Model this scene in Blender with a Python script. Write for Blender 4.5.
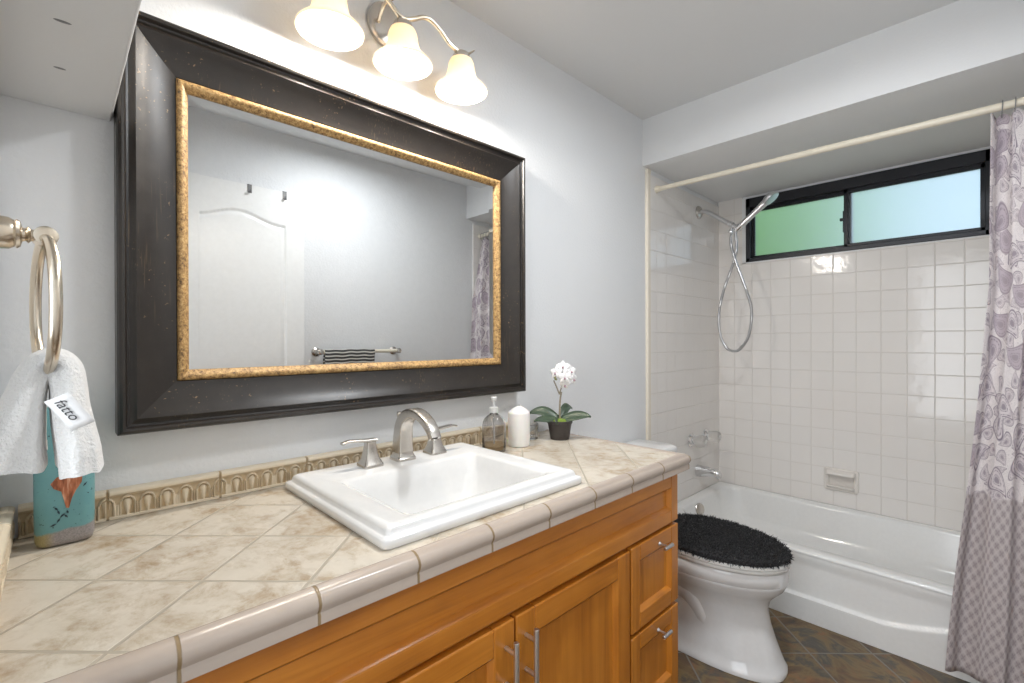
import bpy, bmesh, math, random
from mathutils import Vector, Matrix, noise as mnoise

for o in list(bpy.data.objects):
    bpy.data.objects.remove(o)
SC = bpy.context.scene
COL = SC.collection
PI = math.pi

# ------------------------------------------------------------------ camera
YAW, PITCH, ROLL, FPX = 0.8000465, -0.002223, -0.003083, 471.01
CAM_H, CAM_D = 1.25, 1.31
fw = Vector((math.cos(YAW) * math.cos(PITCH), math.sin(YAW) * math.cos(PITCH), math.sin(PITCH)))
rt0 = Vector((math.sin(YAW), -math.cos(YAW), 0))
up0 = rt0.cross(fw)
rt = rt0 * math.cos(ROLL) + up0 * math.sin(ROLL)
up = up0 * math.cos(ROLL) - rt0 * math.sin(ROLL)
cd = bpy.data.cameras.new('camera')
cam = bpy.data.objects.new('camera', cd)
COL.objects.link(cam)
M = Matrix((rt, up, -fw)).transposed().to_4x4()
M.translation = Vector((0, -CAM_D, CAM_H))
cam.matrix_world = M
cd.sensor_fit = 'HORIZONTAL'
cd.sensor_width = 36.0
cd.lens = FPX / 1024 * 36.0
cd.clip_start = 0.01
SC.camera = cam

# ------------------------------------------------------------------ view and world
SC.view_settings.view_transform = 'Standard'
SC.view_settings.look = 'None'
SC.view_settings.exposure = 0.62
SC.view_settings.gamma = 1.0
SC.view_settings.use_curve_mapping = False
SC.cycles.use_denoising = True
SC.cycles.max_bounces = 14
SC.cycles.diffuse_bounces = 6
SC.cycles.glossy_bounces = 6
SC.cycles.transmission_bounces = 10
SC.cycles.sample_clamp_indirect = 6.0
SC.cycles.caustics_reflective = False

world = bpy.data.worlds.new('sky')
SC.world = world
world.use_nodes = True
wt = world.node_tree
wt.nodes.clear()
wo = wt.nodes.new('ShaderNodeOutputWorld')
wb = wt.nodes.new('ShaderNodeBackground')
wb.inputs['Color'].default_value = (0.64, 0.82, 1.0, 1)
wb.inputs['Strength'].default_value = 0.82
wt.links.new(wb.outputs[0], wo.inputs[0])


def area_light(name, loc, rot, sx, sy, power, color):
    ld = bpy.data.lights.new(name, 'AREA')
    ld.shape = 'RECTANGLE'
    ld.size, ld.size_y, ld.energy, ld.color = sx, sy, power, color
    o = bpy.data.objects.new(name, ld)
    COL.objects.link(o)
    o.location, o.rotation_euler = loc, rot
    return o


# unseen fill light, added in the hallway to brighten the room through the doorway
area_light('hallway_fill', (-1.25, -1.1, 1.35), (0, -PI / 2, 0), 2.1, 1.3, 27.0, (0.91, 0.955, 1.0))
BULB_W = 6.6
CEIL_W = 10.5

# ------------------------------------------------------------------ node helpers


class NT:
    def __init__(s, name):
        s.m = bpy.data.materials.new(name)
        s.m.use_nodes = True
        s.t = s.m.node_tree
        s.t.nodes.clear()
        s.out = s.t.nodes.new('ShaderNodeOutputMaterial')

    def n(s, typ, props=None, **ins):
        nd = s.t.nodes.new(typ)
        for k, v in (props or {}).items():
            setattr(nd, k, v)
        for k, v in ins.items():
            key = int(k[1:]) if (k[0] == '_' and k[1:].isdigit()) else k.replace('_', ' ')
            s.set(nd.inputs[key], v)
        return nd

    def set(s, sock, v):
        if isinstance(v, bpy.types.NodeSocket):
            s.t.links.new(v, sock)
        else:
            if isinstance(v, (tuple, list)) and len(v) == 3 and sock.type == 'RGBA':
                v = (*v, 1)
            sock.default_value = v

    def math(s, op, a, b=0.0, c=0.0):
        nd = s.n('ShaderNodeMath', {'operation': op}, _0=a, _1=b)
        s.set(nd.inputs[2], c)
        return nd.outputs[0]

    def mix(s, f, a, b, blend='MIX'):
        nd = s.n('ShaderNodeMix', {'data_type': 'RGBA', 'blend_type': blend})
        s.set(nd.inputs[0], f)
        s.set(nd.inputs[6], a)
        s.set(nd.inputs[7], b)
        return nd.outputs[2]

    def ramp(s, f, stops):
        nd = s.n('ShaderNodeValToRGB', None, Fac=f)
        el = nd.color_ramp.elements
        while len(el) < len(stops):
            el.new(0.5)
        for e, (p, c) in zip(el, stops):
            e.position = p
            e.color = (*c, 1) if isinstance(c, tuple) else (c, c, c, 1)
        return nd.outputs[0]

    def pos(s):
        return s.n('ShaderNodeNewGeometry').outputs['Position']

    def sep(s, v):
        return s.n('ShaderNodeSeparateXYZ', None, Vector=v).outputs

    def comb(s, x, y, z):
        return s.n('ShaderNodeCombineXYZ', None, X=x, Y=y, Z=z).outputs[0]

    def vscale(s, v, k):
        nd = s.n('ShaderNodeVectorMath', {'operation': 'MULTIPLY'}, _0=v, _1=k)
        return nd.outputs[0]

    def noise(s, v, scale, detail=3.0, rough=0.5, dist=0.0):
        return s.n('ShaderNodeTexNoise', None, Vector=v, Scale=scale, Detail=detail, Roughness=rough, Distortion=dist).outputs[0]

    def bump(s, h, strength=0.3, dist=0.002, normal=None):
        nd = s.n('ShaderNodeBump', None, Height=h, Strength=strength, Distance=dist)
        if normal is not None:
            s.set(nd.inputs['Normal'], normal)
        return nd.outputs[0]

    def pbr(s, color, rough=0.5, normal=None, **kw):
        nd = s.n('ShaderNodeBsdfPrincipled', None, Base_Color=color, Roughness=rough)
        for k, v in kw.items():
            s.set(nd.inputs[k.replace('_', ' ')], v)
        if normal is not None:
            s.set(nd.inputs['Normal'], normal)
        s.t.links.new(nd.outputs[0], s.out.inputs[0])
        return nd

    def line_mask(s, coord, pitch, off, width):
        """1 on a line of the given width that repeats every pitch"""
        a = s.math('ADD', coord, -off + 100 * pitch)
        a = s.math('MODULO', a, pitch)
        b = s.math('SUBTRACT', pitch, a)
        d = s.math('MINIMUM', a, b)
        nd = s.n('ShaderNodeMapRange', {'interpolation_type': 'SMOOTHSTEP'}, Value=d)
        nd.inputs['From Min'].default_value = width * 0.35
        nd.inputs['From Max'].default_value = width * 0.75
        nd.inputs['To Min'].default_value = 1
        nd.inputs['To Max'].default_value = 0
        return nd.outputs[0]


def plain(name, color, rough=0.5, **kw):
    t = NT(name)
    n = t.noise(t.pos(), 60, 2)
    c = t.mix(n, tuple(x * 0.96 for x in color), tuple(min(1, x * 1.03) for x in color))
    t.pbr(c, rough, **kw)
    return t.m


def m_wall(name, color, b=0.35):
    t = NT(name)
    p = t.pos()
    h = t.noise(p, 95, 4, 0.55)
    big = t.noise(p, 3, 2)
    c = t.mix(big, tuple(x * 0.97 for x in color), color)
    t.pbr(c, 0.55, t.bump(h, b, 0.004))
    return t.m


def m_tile(name, axis, pitch_u, off_u, pitch_z, off_z, zmax=9):
    t = NT(name)
    p = t.pos()
    x, y, z = t.sep(p)
    u = x if axis == 'x' else y
    lu = t.line_mask(u, pitch_u, off_u, 0.0042)
    lz = t.line_mask(z, pitch_z, off_z, 0.0042)
    g = t.math('MAXIMUM', lu, lz)
    n = t.noise(p, 5, 3)
    tile = t.mix(n, (0.775, 0.745, 0.715), (0.81, 0.78, 0.75))
    col = t.mix(g, tile, (0.70, 0.665, 0.63))
    cu = t.math('FLOOR', t.math('DIVIDE', t.math('ADD', u, -off_u), pitch_u))
    cz = t.math('FLOOR', t.math('DIVIDE', t.math('ADD', z, -off_z), pitch_z))
    wn = t.n('ShaderNodeTexWhiteNoise', {'noise_dimensions': '3D'}, Vector=t.comb(cu, cz, 1.0)).outputs['Value']
    h = t.math('ADD', t.math('MULTIPLY', t.noise(p, 17, 2), 0.55), t.math('MULTIPLY', g, -0.5))
    h = t.math('ADD', h, t.math('MULTIPLY', wn, 0.05))
    rough = t.math('ADD', 0.10, t.math('MULTIPLY', g, 0.5))
    t.pbr(col, rough, t.bump(h, 0.75, 0.0026))
    return t.m


def m_floor():
    t = NT('slate_tile')
    p = t.pos()
    x, y, z = t.sep(p)
    a = t.math('SUBTRACT', x, y)
    b = t.math('ADD', x, y)
    g = t.math('MAXIMUM', t.line_mask(a, 0.35, 2.944, 0.008), t.line_mask(b, 0.35, 1.365, 0.008))
    ca = t.math('FLOOR', t.math('DIVIDE', t.math('ADD', a, -2.944), 0.35))
    cb = t.math('FLOOR', t.math('DIVIDE', t.math('ADD', b, -1.365), 0.35))
    wn = t.n('ShaderNodeTexWhiteNoise', {'noise_dimensions': '3D'}, Vector=t.comb(ca, cb, 1.0)).outputs['Color']
    off = t.n('ShaderNodeVectorMath', {'operation': 'MULTIPLY_ADD'}, _0=wn, _1=(9, 9, 9), _2=p).outputs[0]
    n1 = t.noise(off, 5.5, 6, 0.62, 1.2)
    n2 = t.noise(off, 11, 5, 0.6, 0.6)
    col = t.ramp(n1, [(0.30, (0.04, 0.036, 0.033)), (0.42, (0.12, 0.07, 0.035)), (0.5, (0.19, 0.13, 0.058)), (0.58, (0.07, 0.062, 0.053)), (0.70, (0.18, 0.145, 0.082))])
    rust = t.ramp(n2, [(0.54, 0.0), (0.66, 0.8)])
    col = t.mix(rust, col, (0.23, 0.105, 0.045))
    col = t.mix(g, col, (0.20, 0.185, 0.16))
    h = t.math('ADD', n1, t.math('MULTIPLY', g, -0.35))
    t.pbr(col, t.math('ADD', 0.24, t.math('MULTIPLY', n2, 0.3)), t.bump(h, 0.5, 0.006))
    return t.m


def m_counter():
    t = NT('travertine_tile')
    p = t.pos()
    x, y, z = t.sep(p)
    a = t.math('SUBTRACT', x, y)
    b = t.math('ADD', x, y)
    P = 0.2395
    g = t.math('MAXIMUM', t.line_mask(a, P, 0.367, 0.0075), t.line_mask(b, P, -0.278, 0.0075))
    ca = t.math('FLOOR', t.math('DIVIDE', t.math('ADD', a, -0.367), P))
    cb = t.math('FLOOR', t.math('DIVIDE', t.math('ADD', b, 0.278), P))
    wn = t.n('ShaderNodeTexWhiteNoise', {'noise_dimensions': '3D'}, Vector=t.comb(ca, cb, 1.0)).outputs['Color']
    off = t.n('ShaderNodeVectorMath', {'operation': 'MULTIPLY_ADD'}, _0=wn, _1=(7, 7, 7), _2=p).outputs[0]
    st = t.vscale(off, (1.25, 1.0, 1.0))
    n1 = t.noise(st, 10, 8, 0.70, 0.25)
    n2 = t.noise(st, 34, 5, 0.6, 0.5)
    mott = t.ramp(n1, [(0.44, 0.0), (0.56, 0.6), (0.66, 1.0)])
    mott = t.math('MULTIPLY', mott, t.ramp(n2, [(0.35, 0.35), (0.6, 1.0)]))
    col = t.mix(n2, (0.56, 0.50, 0.41), (0.68, 0.625, 0.54))
    col = t.mix(mott, col, (0.33, 0.235, 0.135))
    col = t.mix(g, col, (0.40, 0.355, 0.285))
    h = t.math('ADD', t.math('MULTIPLY', n1, 0.4), t.math('MULTIPLY', g, -0.8))
    t.pbr(col, t.math('ADD', 0.27, t.math('MULTIPLY', g, 0.4)), t.bump(h, 0.5, 0.002))
    return t.m


def m_trimtile(joints=None):
    t = NT('travertine_trim')
    p = t.pos()
    n1 = t.noise(p, 11, 6, 0.6, 0.4)
    n2 = t.noise(p, 60, 3, 0.6)
    col = t.mix(n1, (0.43, 0.355, 0.30), (0.51, 0.435, 0.37))
    col = t.mix(t.ramp(n2, [(0.6, 0.0), (0.75, 0.5)]), col, (0.5, 0.4, 0.3))
    if joints:
        x, y, z = t.sep(p)
        g = t.line_mask(x, joints[0], joints[1], 0.0042)
        col = t.mix(g, col, (0.27, 0.19, 0.10))
        t.pbr(col, 0.24, t.bump(t.math('ADD', t.math('MULTIPLY', n2, 0.15), t.math('MULTIPLY', g, -1.0)), 0.6, 0.002))
    else:
        t.pbr(col, 0.24, t.bump(n2, 0.12, 0.001))
    return t.m


def m_wood(name, axis):
    t = NT(name)
    p = t.pos()
    oi = t.n('ShaderNodeObjectInfo').outputs['Random']
    off = t.n('ShaderNodeVectorMath', {'operation': 'ADD'}, _0=p, _1=t.comb(oi, t.math('MULTIPLY', oi, 3.0), t.math('MULTIPLY', oi, 7.0))).outputs[0]
    k = {'x': (1.1, 14, 14), 'z': (14, 14, 1.1)}[axis]
    kf = {'x': (5, 130, 130), 'z': (130, 130, 5)}[axis]
    n1 = t.noise(t.vscale(off, k), 1.6, 4, 0.55, 0.9)
    n2 = t.noise(t.vscale(off, kf), 1.0, 3, 0.6)
    n3 = t.noise(off, 5, 3, 0.5)
    f = t.math('ADD', t.math('MULTIPLY', n1, 0.6), t.math('ADD', t.math('MULTIPLY', n2, 0.15), t.math('MULTIPLY', n3, 0.35)))
    col = t.ramp(f, [(0.30, (0.25, 0.076, 0.007)), (0.50, (0.48, 0.166, 0.016)), (0.75, (0.65, 0.255, 0.032))])
    t.pbr(col, 0.30, t.bump(n2, 0.08, 0.001), Coat_Weight=0.25, Coat_Roughness=0.2)
    return t.m


def m_frame():
    t = NT('distressed_black_paint')
    p = t.pos()
    x, y, z = t.sep(p)
    n1 = t.noise(p, 26, 5, 0.6)
    base = t.mix(n1, (0.012, 0.0098, 0.0085), (0.030, 0.024, 0.0195))
    sp = t.noise(p, 150, 3, 0.5)
    area = t.ramp(t.noise(p, 9, 3, 0.6), [(0.52, 0.0), (0.62, 1.0)])
    chips = t.math('MULTIPLY', t.ramp(sp, [(0.66, 0.0), (0.70, 1.0)]), area)
    stv = t.noise(t.vscale(p, (260, 260, 9)), 1.0, 2)
    area2 = t.ramp(t.noise(t.vscale(p, (10, 10, 4)), 1.0, 3), [(0.54, 0.0), (0.66, 0.8)])
    streak = t.math('MULTIPLY', t.ramp(stv, [(0.60, 0.0), (0.68, 1.0)]), area2)
    f = t.math('MAXIMUM', chips, t.math('MULTIPLY', streak, 0.35))
    col = t.mix(f, base, (0.28, 0.185, 0.095))
    t.pbr(col, t.math('ADD', 0.24, t.math('MULTIPLY', n1, 0.16)), t.bump(sp, 0.10, 0.001))
    return t.m


def m_gold():
    t = NT('antique_gold_leaf')
    p = t.pos()
    n1 = t.noise(p, 120, 4, 0.65, 0.5)
    n2 = t.noise(p, 300, 2, 0.6)
    f = t.math('ADD', t.math('MULTIPLY', n1, 0.7), t.math('MULTIPLY', n2, 0.3))
    col = t.ramp(f, [(0.36, (0.07, 0.04, 0.018)), (0.46, (0.33, 0.19, 0.07)), (0.56, (0.52, 0.33, 0.13)), (0.72, (0.70, 0.52, 0.28))])
    t.pbr(col, 0.5, t.bump(f, 0.5, 0.002), Metallic=0.08)
    return t.m


def m_nickel(name, color, rough=0.28):
    t = NT(name)
    n = t.noise(t.pos(), 20, 2)
    t.pbr(color, t.math('ADD', rough - 0.01, t.math('MULTIPLY', n, 0.02)), Metallic=1.0)
    return t.m


def m_splash():
    t = NT('carved_stone_border')
    p = t.pos()
    x, y, z = t.sep(p)
    n1 = t.noise(p, 30, 5, 0.6)
    geo = t.n('ShaderNodeNewGeometry')
    relief_fac = t.n('ShaderNodeAttribute', {'attribute_name': 'relief'}).outputs['Fac']
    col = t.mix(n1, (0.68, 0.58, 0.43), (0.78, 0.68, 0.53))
    col = t.mix(t.ramp(relief_fac, [(0.0, 0.7), (0.3, 0.2), (0.6, 0.0)]), col, (0.40, 0.28, 0.14))  # browner where the carved relief is low
    t.pbr(col, 0.42, t.bump(n1, 0.2, 0.002))
    return t.m


def m_cloth(name, color, scale=420, b=0.5, rough=0.9):
    t = NT(name)
    p = t.pos()
    n = t.noise(p, scale, 2, 0.6)
    c = t.mix(n, tuple(v * 0.92 for v in color), color)
    nd = t.pbr(c, rough, t.bump(n, b, 0.003), Sheen_Weight=0.3)
    return t.m


def m_curtain():
    t = NT('paisley_fabric')
    uv = t.n('ShaderNodeUVMap').outputs[0]
    u, v, _ = t.sep(uv)

    def paisley(scale, thr, seed):
        sc = t.n('ShaderNodeVectorMath', {'operation': 'MULTIPLY_ADD'}, _0=uv, _1=(scale, scale, 0), _2=(seed, seed * 2.3, 0)).outputs[0]
        vo = t.n('ShaderNodeTexVoronoi', {'voronoi_dimensions': '2D', 'feature': 'F1'}, Vector=sc, Scale=1.0, Randomness=0.75)
        loc = t.n('ShaderNodeVectorMath', {'operation': 'SUBTRACT'}, _0=sc, _1=vo.outputs['Position']).outputs[0]
        rnd = t.sep(vo.outputs['Color'])[0]
        ang = t.math('MULTIPLY', rnd, 6.283)
        ro = t.n('ShaderNodeVectorRotate', {'rotation_type': 'Z_AXIS'}, Vector=loc, Angle=ang).outputs[0]
        lx, ly, _z = t.sep(ro)
        bend = t.math('MULTIPLY', t.math('MULTIPLY', ly, ly), 1.1)
        xx = t.math('SUBTRACT', lx, bend)
        wid = t.math('MAXIMUM', t.math('ADD', 0.75, t.math('MULTIPLY', ly, -1.0)), 0.15)
        xx = t.math('DIVIDE', xx, wid)
        yy = t.math('ADD', ly, -0.04)
        r = t.math('SQRT', t.math('ADD', t.math('MULTIPLY', xx, xx), t.math('MULTIPLY', t.math('MULTIPLY', yy, yy), 0.75)))
        ringw = t.math('SINE', t.math('MULTIPLY', r, 46.0))
        rings = t.ramp(ringw, [(0.45, 0.0), (0.75, 1.0)])
        at = t.math('ARCTAN2', lx, ly)
        beads = t.ramp(t.math('SINE', t.math('MULTIPLY', at, 14.0)), [(0.35, 0.35), (0.7, 1.0)])
        inside = t.ramp(r, [(0.40, 1.0), (0.44, 0.0)])
        outl = t.math('MULTIPLY', t.ramp(r, [(0.36, 0.0), (0.385, 1.0)]), inside)
        core = t.ramp(r, [(0.10, 1.0), (0.14, 0.0)])
        f = t.math('MULTIPLY', t.math('MULTIPLY', rings, beads), inside)
        f = t.math('MAXIMUM', f, outl)
        f = t.math('MAXIMUM', f, t.math('MULTIPLY', core, 0.8))
        return f, inside, rnd

    f1, in1, r1 = paisley(8.0, 0, 1.7)
    f2, in2, r2 = paisley(15.0, 0, 5.1)
    # leaf scrolls that fill the ground between the paisleys
    nz = t.noise(t.vscale(uv, (1, 1, 0)), 26, 3, 0.6, 2.4)
    scroll = t.ramp(t.math('SINE', t.math('MULTIPLY', nz, 48.0)), [(0.72, 0.0), (0.95, 0.75)])
    small = t.math('MAXIMUM', t.math('MULTIPLY', f2, 0.9), t.math('MULTIPLY', scroll, 0.6))
    bg = t.math('MULTIPLY', small, t.math('SUBTRACT', 1.0, in1))
    f = t.math('MAXIMUM', f1, bg)
    tint = t.mix(r1, (0.23, 0.19, 0.24), (0.40, 0.345, 0.37))
    body = t.mix(t.math('MULTIPLY', in1, t.ramp(r1, [(0.3, 0.25), (0.6, 0.85)])), t.mix(t.math('MULTIPLY', in2, 0.5), (0.80, 0.75, 0.745), (0.60, 0.53, 0.56)), (0.47, 0.40, 0.455))
    up_c = t.mix(f, body, tint)
    # lattice band below
    a = t.math('ADD', t.math('MULTIPLY', u, 1.0), t.math('MULTIPLY', v, 0.8))
    b = t.math('SUBTRACT', t.math('MULTIPLY', u, 1.0), t.math('MULTIPLY', v, 0.8))
    K = 2 * PI / 0.036
    sa = t.math('COSINE', t.math('MULTIPLY', a, K))
    sb = t.math('COSINE', t.math('MULTIPLY', b, K))
    lat = t.math('MAXIMUM', sa, sb)
    line = t.ramp(lat, [(0.78, 0.0), (0.96, 1.0)])
    pr = t.math('MULTIPLY', t.math('ADD', sa, 1.0), t.math('ADD', sb, 1.0))
    dot = t.ramp(t.math('MULTIPLY', pr, 0.5), [(0.03, 1.0), (0.09, 0.0), (0.20, 1.0), (0.42, 0.0)])
    low = t.mix(line, (0.47, 0.415, 0.42), (0.37, 0.32, 0.33))
    low = t.mix(t.math('MULTIPLY', dot, 0.7), low, (0.64, 0.59, 0.585))
    vv = t.math('ADD', v, t.math('MULTIPLY', t.math('SINE', t.math('MULTIPLY', u, 40.0)), 0.006))
    k = t.ramp(vv, [(0.698, 1.0), (0.706, 0.0)])
    col = t.mix(k, up_c, low)
    weave = t.noise(t.vscale(uv, (900, 900, 0)), 1.0, 2)
    bs = t.n('ShaderNodeBsdfPrincipled', None, Base_Color=col, Roughness=0.8)
    t.set(bs.inputs['Normal'], t.bump(weave, 0.15, 0.001))
    tr = t.n('ShaderNodeBsdfTranslucent', None, Color=col)
    mx = t.n('ShaderNodeMixShader', None, Fac=0.18)
    t.t.links.new(bs.outputs[0], mx.inputs[1])
    t.t.links.new(tr.outputs[0], mx.inputs[2])
    t.t.links.new(mx.outputs[0], t.out.inputs[0])
    return t.m


def m_glass(name, color, rough, ior=1.45):
    t = NT(name)
    n = t.noise(t.pos(), 180, 2)
    t.pbr(color, rough, t.bump(n, 0.1, 0.001) if rough > 0.1 else None, Transmission_Weight=1.0, IOR=ior)
    return t.m


def m_shade():
    t = NT('frosted_glass_shade')
    n = t.noise(t.pos(), 30, 3)
    c = t.mix(n, (0.92, 0.82, 0.66), (0.96, 0.88, 0.75))
    d = t.n('ShaderNodeBsdfDiffuse', None, Color=c)
    tr = t.n('ShaderNodeBsdfTranslucent', None, Color=c)
    mx = t.n('ShaderNodeMixShader', None, Fac=0.32)
    t.t.links.new(d.outputs[0], mx.inputs[1])
    t.t.links.new(tr.outputs[0], mx.inputs[2])
    t.t.links.new(mx.outputs[0], t.out.inputs[0])
    return t.m


def m_emit(name, color, s):
    t = NT(name)
    e = t.n('ShaderNodeEmission', None, Color=color, Strength=s)
    t.t.links.new(e.outputs[0], t.out.inputs[0])
    return t.m


def m_vase():
    t = NT('turquoise_glaze')
    p = t.pos()
    x, y, z = t.sep(p)
    n1 = t.noise(p, 22, 4, 0.6)
    n2 = t.noise(p, 170, 3, 0.55)
    n3 = t.noise(p, 400, 2, 0.6)
    col = t.mix(n1, (0.10, 0.265, 0.285), (0.16, 0.36, 0.38))
    col = t.mix(t.ramp(n2, [(0.67, 0.0), (0.70, 1.0)]), col, (0.02, 0.05, 0.065))
    edge = t.math('ADD', z, t.math('ADD', t.math('MULTIPLY', n1, 0.018), t.math('MULTIPLY', x, -0.12)))
    sand = t.mix(n3, (0.13, 0.12, 0.13), (0.44, 0.41, 0.40))
    sand = t.mix(t.ramp(t.math('ADD', x, 0.5), [(0.484, 1.0), (0.500, 0.0)]), sand, t.mix(n3, (0.22, 0.18, 0.07), (0.42, 0.36, 0.18)))
    k = t.ramp(edge, [(0.911, 1.0), (0.913, 0.0)])
    col = t.mix(k, col, sand)
    t.pbr(col, 0.35)
    return t.m


def m_shell():
    t = NT('orange_shell_paint')
    p = t.pos()
    n = t.noise(t.vscale(p, (240, 240, 40)), 1.0, 3)
    n2 = t.noise(p, 90, 3)
    col = t.ramp(n, [(0.35, (0.20, 0.055, 0.02)), (0.52, (0.42, 0.14, 0.06)), (0.68, (0.62, 0.36, 0.24))])
    t.pbr(col, 0.4)
    return t.m


def m_stripes():
    t = NT('striped_towel')
    x, y, z = t.sep(t.pos())
    uv = t.n('ShaderNodeUVMap').outputs[0]
    u, v, _ = t.sep(uv)
    w = t.math('ADD', t.math('MULTIPLY', v, 2 * PI / 0.020), t.math('MULTIPLY', t.math('SINE', t.math('MULTIPLY', u, 30.0)), 0.35))
    s = t.math('SINE', w)
    col = t.mix(t.ramp(s, [(0.35, 0.0), (0.5, 1.0)]), (0.045, 0.045, 0.042), (0.60, 0.58, 0.54))
    t.pbr(col, 0.9)
    return t.m


def m_leaf(name, c0, c1):
    t = NT(name)
    n = t.noise(t.pos(), 25, 3)
    t.pbr(t.mix(n, c0, c1), 0.38)
    return t.m


def m_fur():
    t = NT('black_shag')
    n = t.noise(t.pos(), 200, 2)
    t.pbr(t.mix(n, (0.003, 0.003, 0.0035), (0.026, 0.025, 0.027)), 0.8, Sheen_Weight=0.1)
    return t.m


MAT = dict(
    wall=m_wall('wall_paint', (0.735, 0.745, 0.755)),
    ceil=m_wall('ceiling_paint', (0.70, 0.70, 0.695), 0.15),
    header=m_wall('header_paint', (0.76, 0.765, 0.77), 0.2),
    tile_x=m_tile('wall_tile_plumbing', 'x', 0.109, 2.37, 0.1114, 1.179),
    tile_y=m_tile('wall_tile_window', 'y', 0.109, -0.655, 0.1114, 1.179),
    floor=m_floor(),
    counter=m_counter(),
    trimt=m_trimtile((0.1722, 0.1085)),
    wood_h=m_wood('maple_wood_rail', 'x'),
    wood_v=m_wood('maple_wood_stile', 'z'),
    frame=m_frame(),
    gold=m_gold(),
    mirror=plain('mirror_silver', (0.715, 0.725, 0.725), 0.0, Metallic=1.0),
    nickel=m_nickel('brushed_nickel', (0.62, 0.585, 0.54), 0.27),
    nickel_warm=m_nickel('warm_nickel', (0.66, 0.58, 0.47), 0.25),
    chrome=m_nickel('chrome', (0.80, 0.80, 0.81), 0.10),
    hose=m_nickel('ribbed_hose_metal', (0.47, 0.47, 0.48), 0.34),
    steel=m_nickel('satin_steel', (0.72, 0.72, 0.73), 0.30),
    porcelain=plain('white_porcelain', (0.76, 0.76, 0.755), 0.07),
    tub=plain('white_enamel', (0.78, 0.78, 0.77), 0.10),
    dish=plain('cream_porcelain', (0.74, 0.70, 0.655), 0.12),
    seat=plain('white_plastic', (0.80, 0.795, 0.77), 0.2),
    splash=m_splash(),
    towel=m_cloth('white_terry', (0.86, 0.855, 0.84), 330, 0.8),
    tag=plain('white_satin_label', (0.80, 0.80, 0.80), 0.4),
    ink=plain('dark_ink', (0.03, 0.03, 0.035), 0.6),
    curtain=m_curtain(),
    rod=plain('cream_enamel', (0.74, 0.68, 0.56), 0.3),
    cream=plain('cream_tile_edge', (0.74, 0.68, 0.58), 0.25),
    alum=plain('dark_bronze_aluminium', (0.022, 0.023, 0.028), 0.35, Metallic=0.4),
    frost=m_glass('frosted_glass', (0.93, 0.97, 0.97), 0.55),
    clear=m_glass('clear_glass', (0.97, 0.98, 0.98), 0.02),
    smoke=m_glass('smoked_glass', (0.75, 0.735, 0.725), 0.06),
    soap=plain('amber_soap', (0.62, 0.43, 0.20), 0.3),
    acrylic=m_glass('clear_acrylic', (0.95, 0.94, 0.92), 0.38, 1.35),
    pump=plain('translucent_plastic', (0.72, 0.72, 0.71), 0.2, Alpha=0.75),
    wax=plain('white_wax', (0.82, 0.81, 0.78), 0.45, Subsurface_Weight=0.2),
    wick=plain('wick', (0.08, 0.07, 0.06), 0.9),
    pot=plain('dark_brown_plastic', (0.045, 0.038, 0.036), 0.5),
    soil=plain('moss', (0.16, 0.24, 0.03), 0.9),
    leaf=m_leaf('orchid_leaf', (0.028, 0.050, 0.028), (0.065, 0.10, 0.058)),
    stem=m_leaf('orchid_stem', (0.20, 0.17, 0.12), (0.30, 0.26, 0.2)),
    bud=m_leaf('orchid_bud', (0.25, 0.30, 0.10), (0.38, 0.38, 0.16)),
    petal=plain('white_petal', (0.88, 0.87, 0.87), 0.6),
    lip=plain('mauve_lip', (0.40, 0.27, 0.30), 0.6),
    shade=m_shade(),
    bulb=m_emit('lit_bulb', (1.0, 0.88, 0.70), 7.0),
    vase=m_vase(),
    shell=m_shell(),
    speck=plain('dark_speck_paint', (0.015, 0.035, 0.05), 0.5),
    fur=m_fur(),
    door=plain('white_door_paint', (0.80, 0.80, 0.79), 0.35),
    stripes=m_stripes(),
    grey_metal=plain('grey_metal', (0.18, 0.18, 0.18), 0.4),
    tree=m_leaf('tree_leaf', (0.55, 0.84, 0.28), (0.76, 0.95, 0.50)),
    bark=plain('bark', (0.13, 0.09, 0.06), 0.9),
    grass=plain('garden_ground', (0.20, 0.26, 0.10), 0.9),
)

# ------------------------------------------------------------------ mesh helpers


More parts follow.
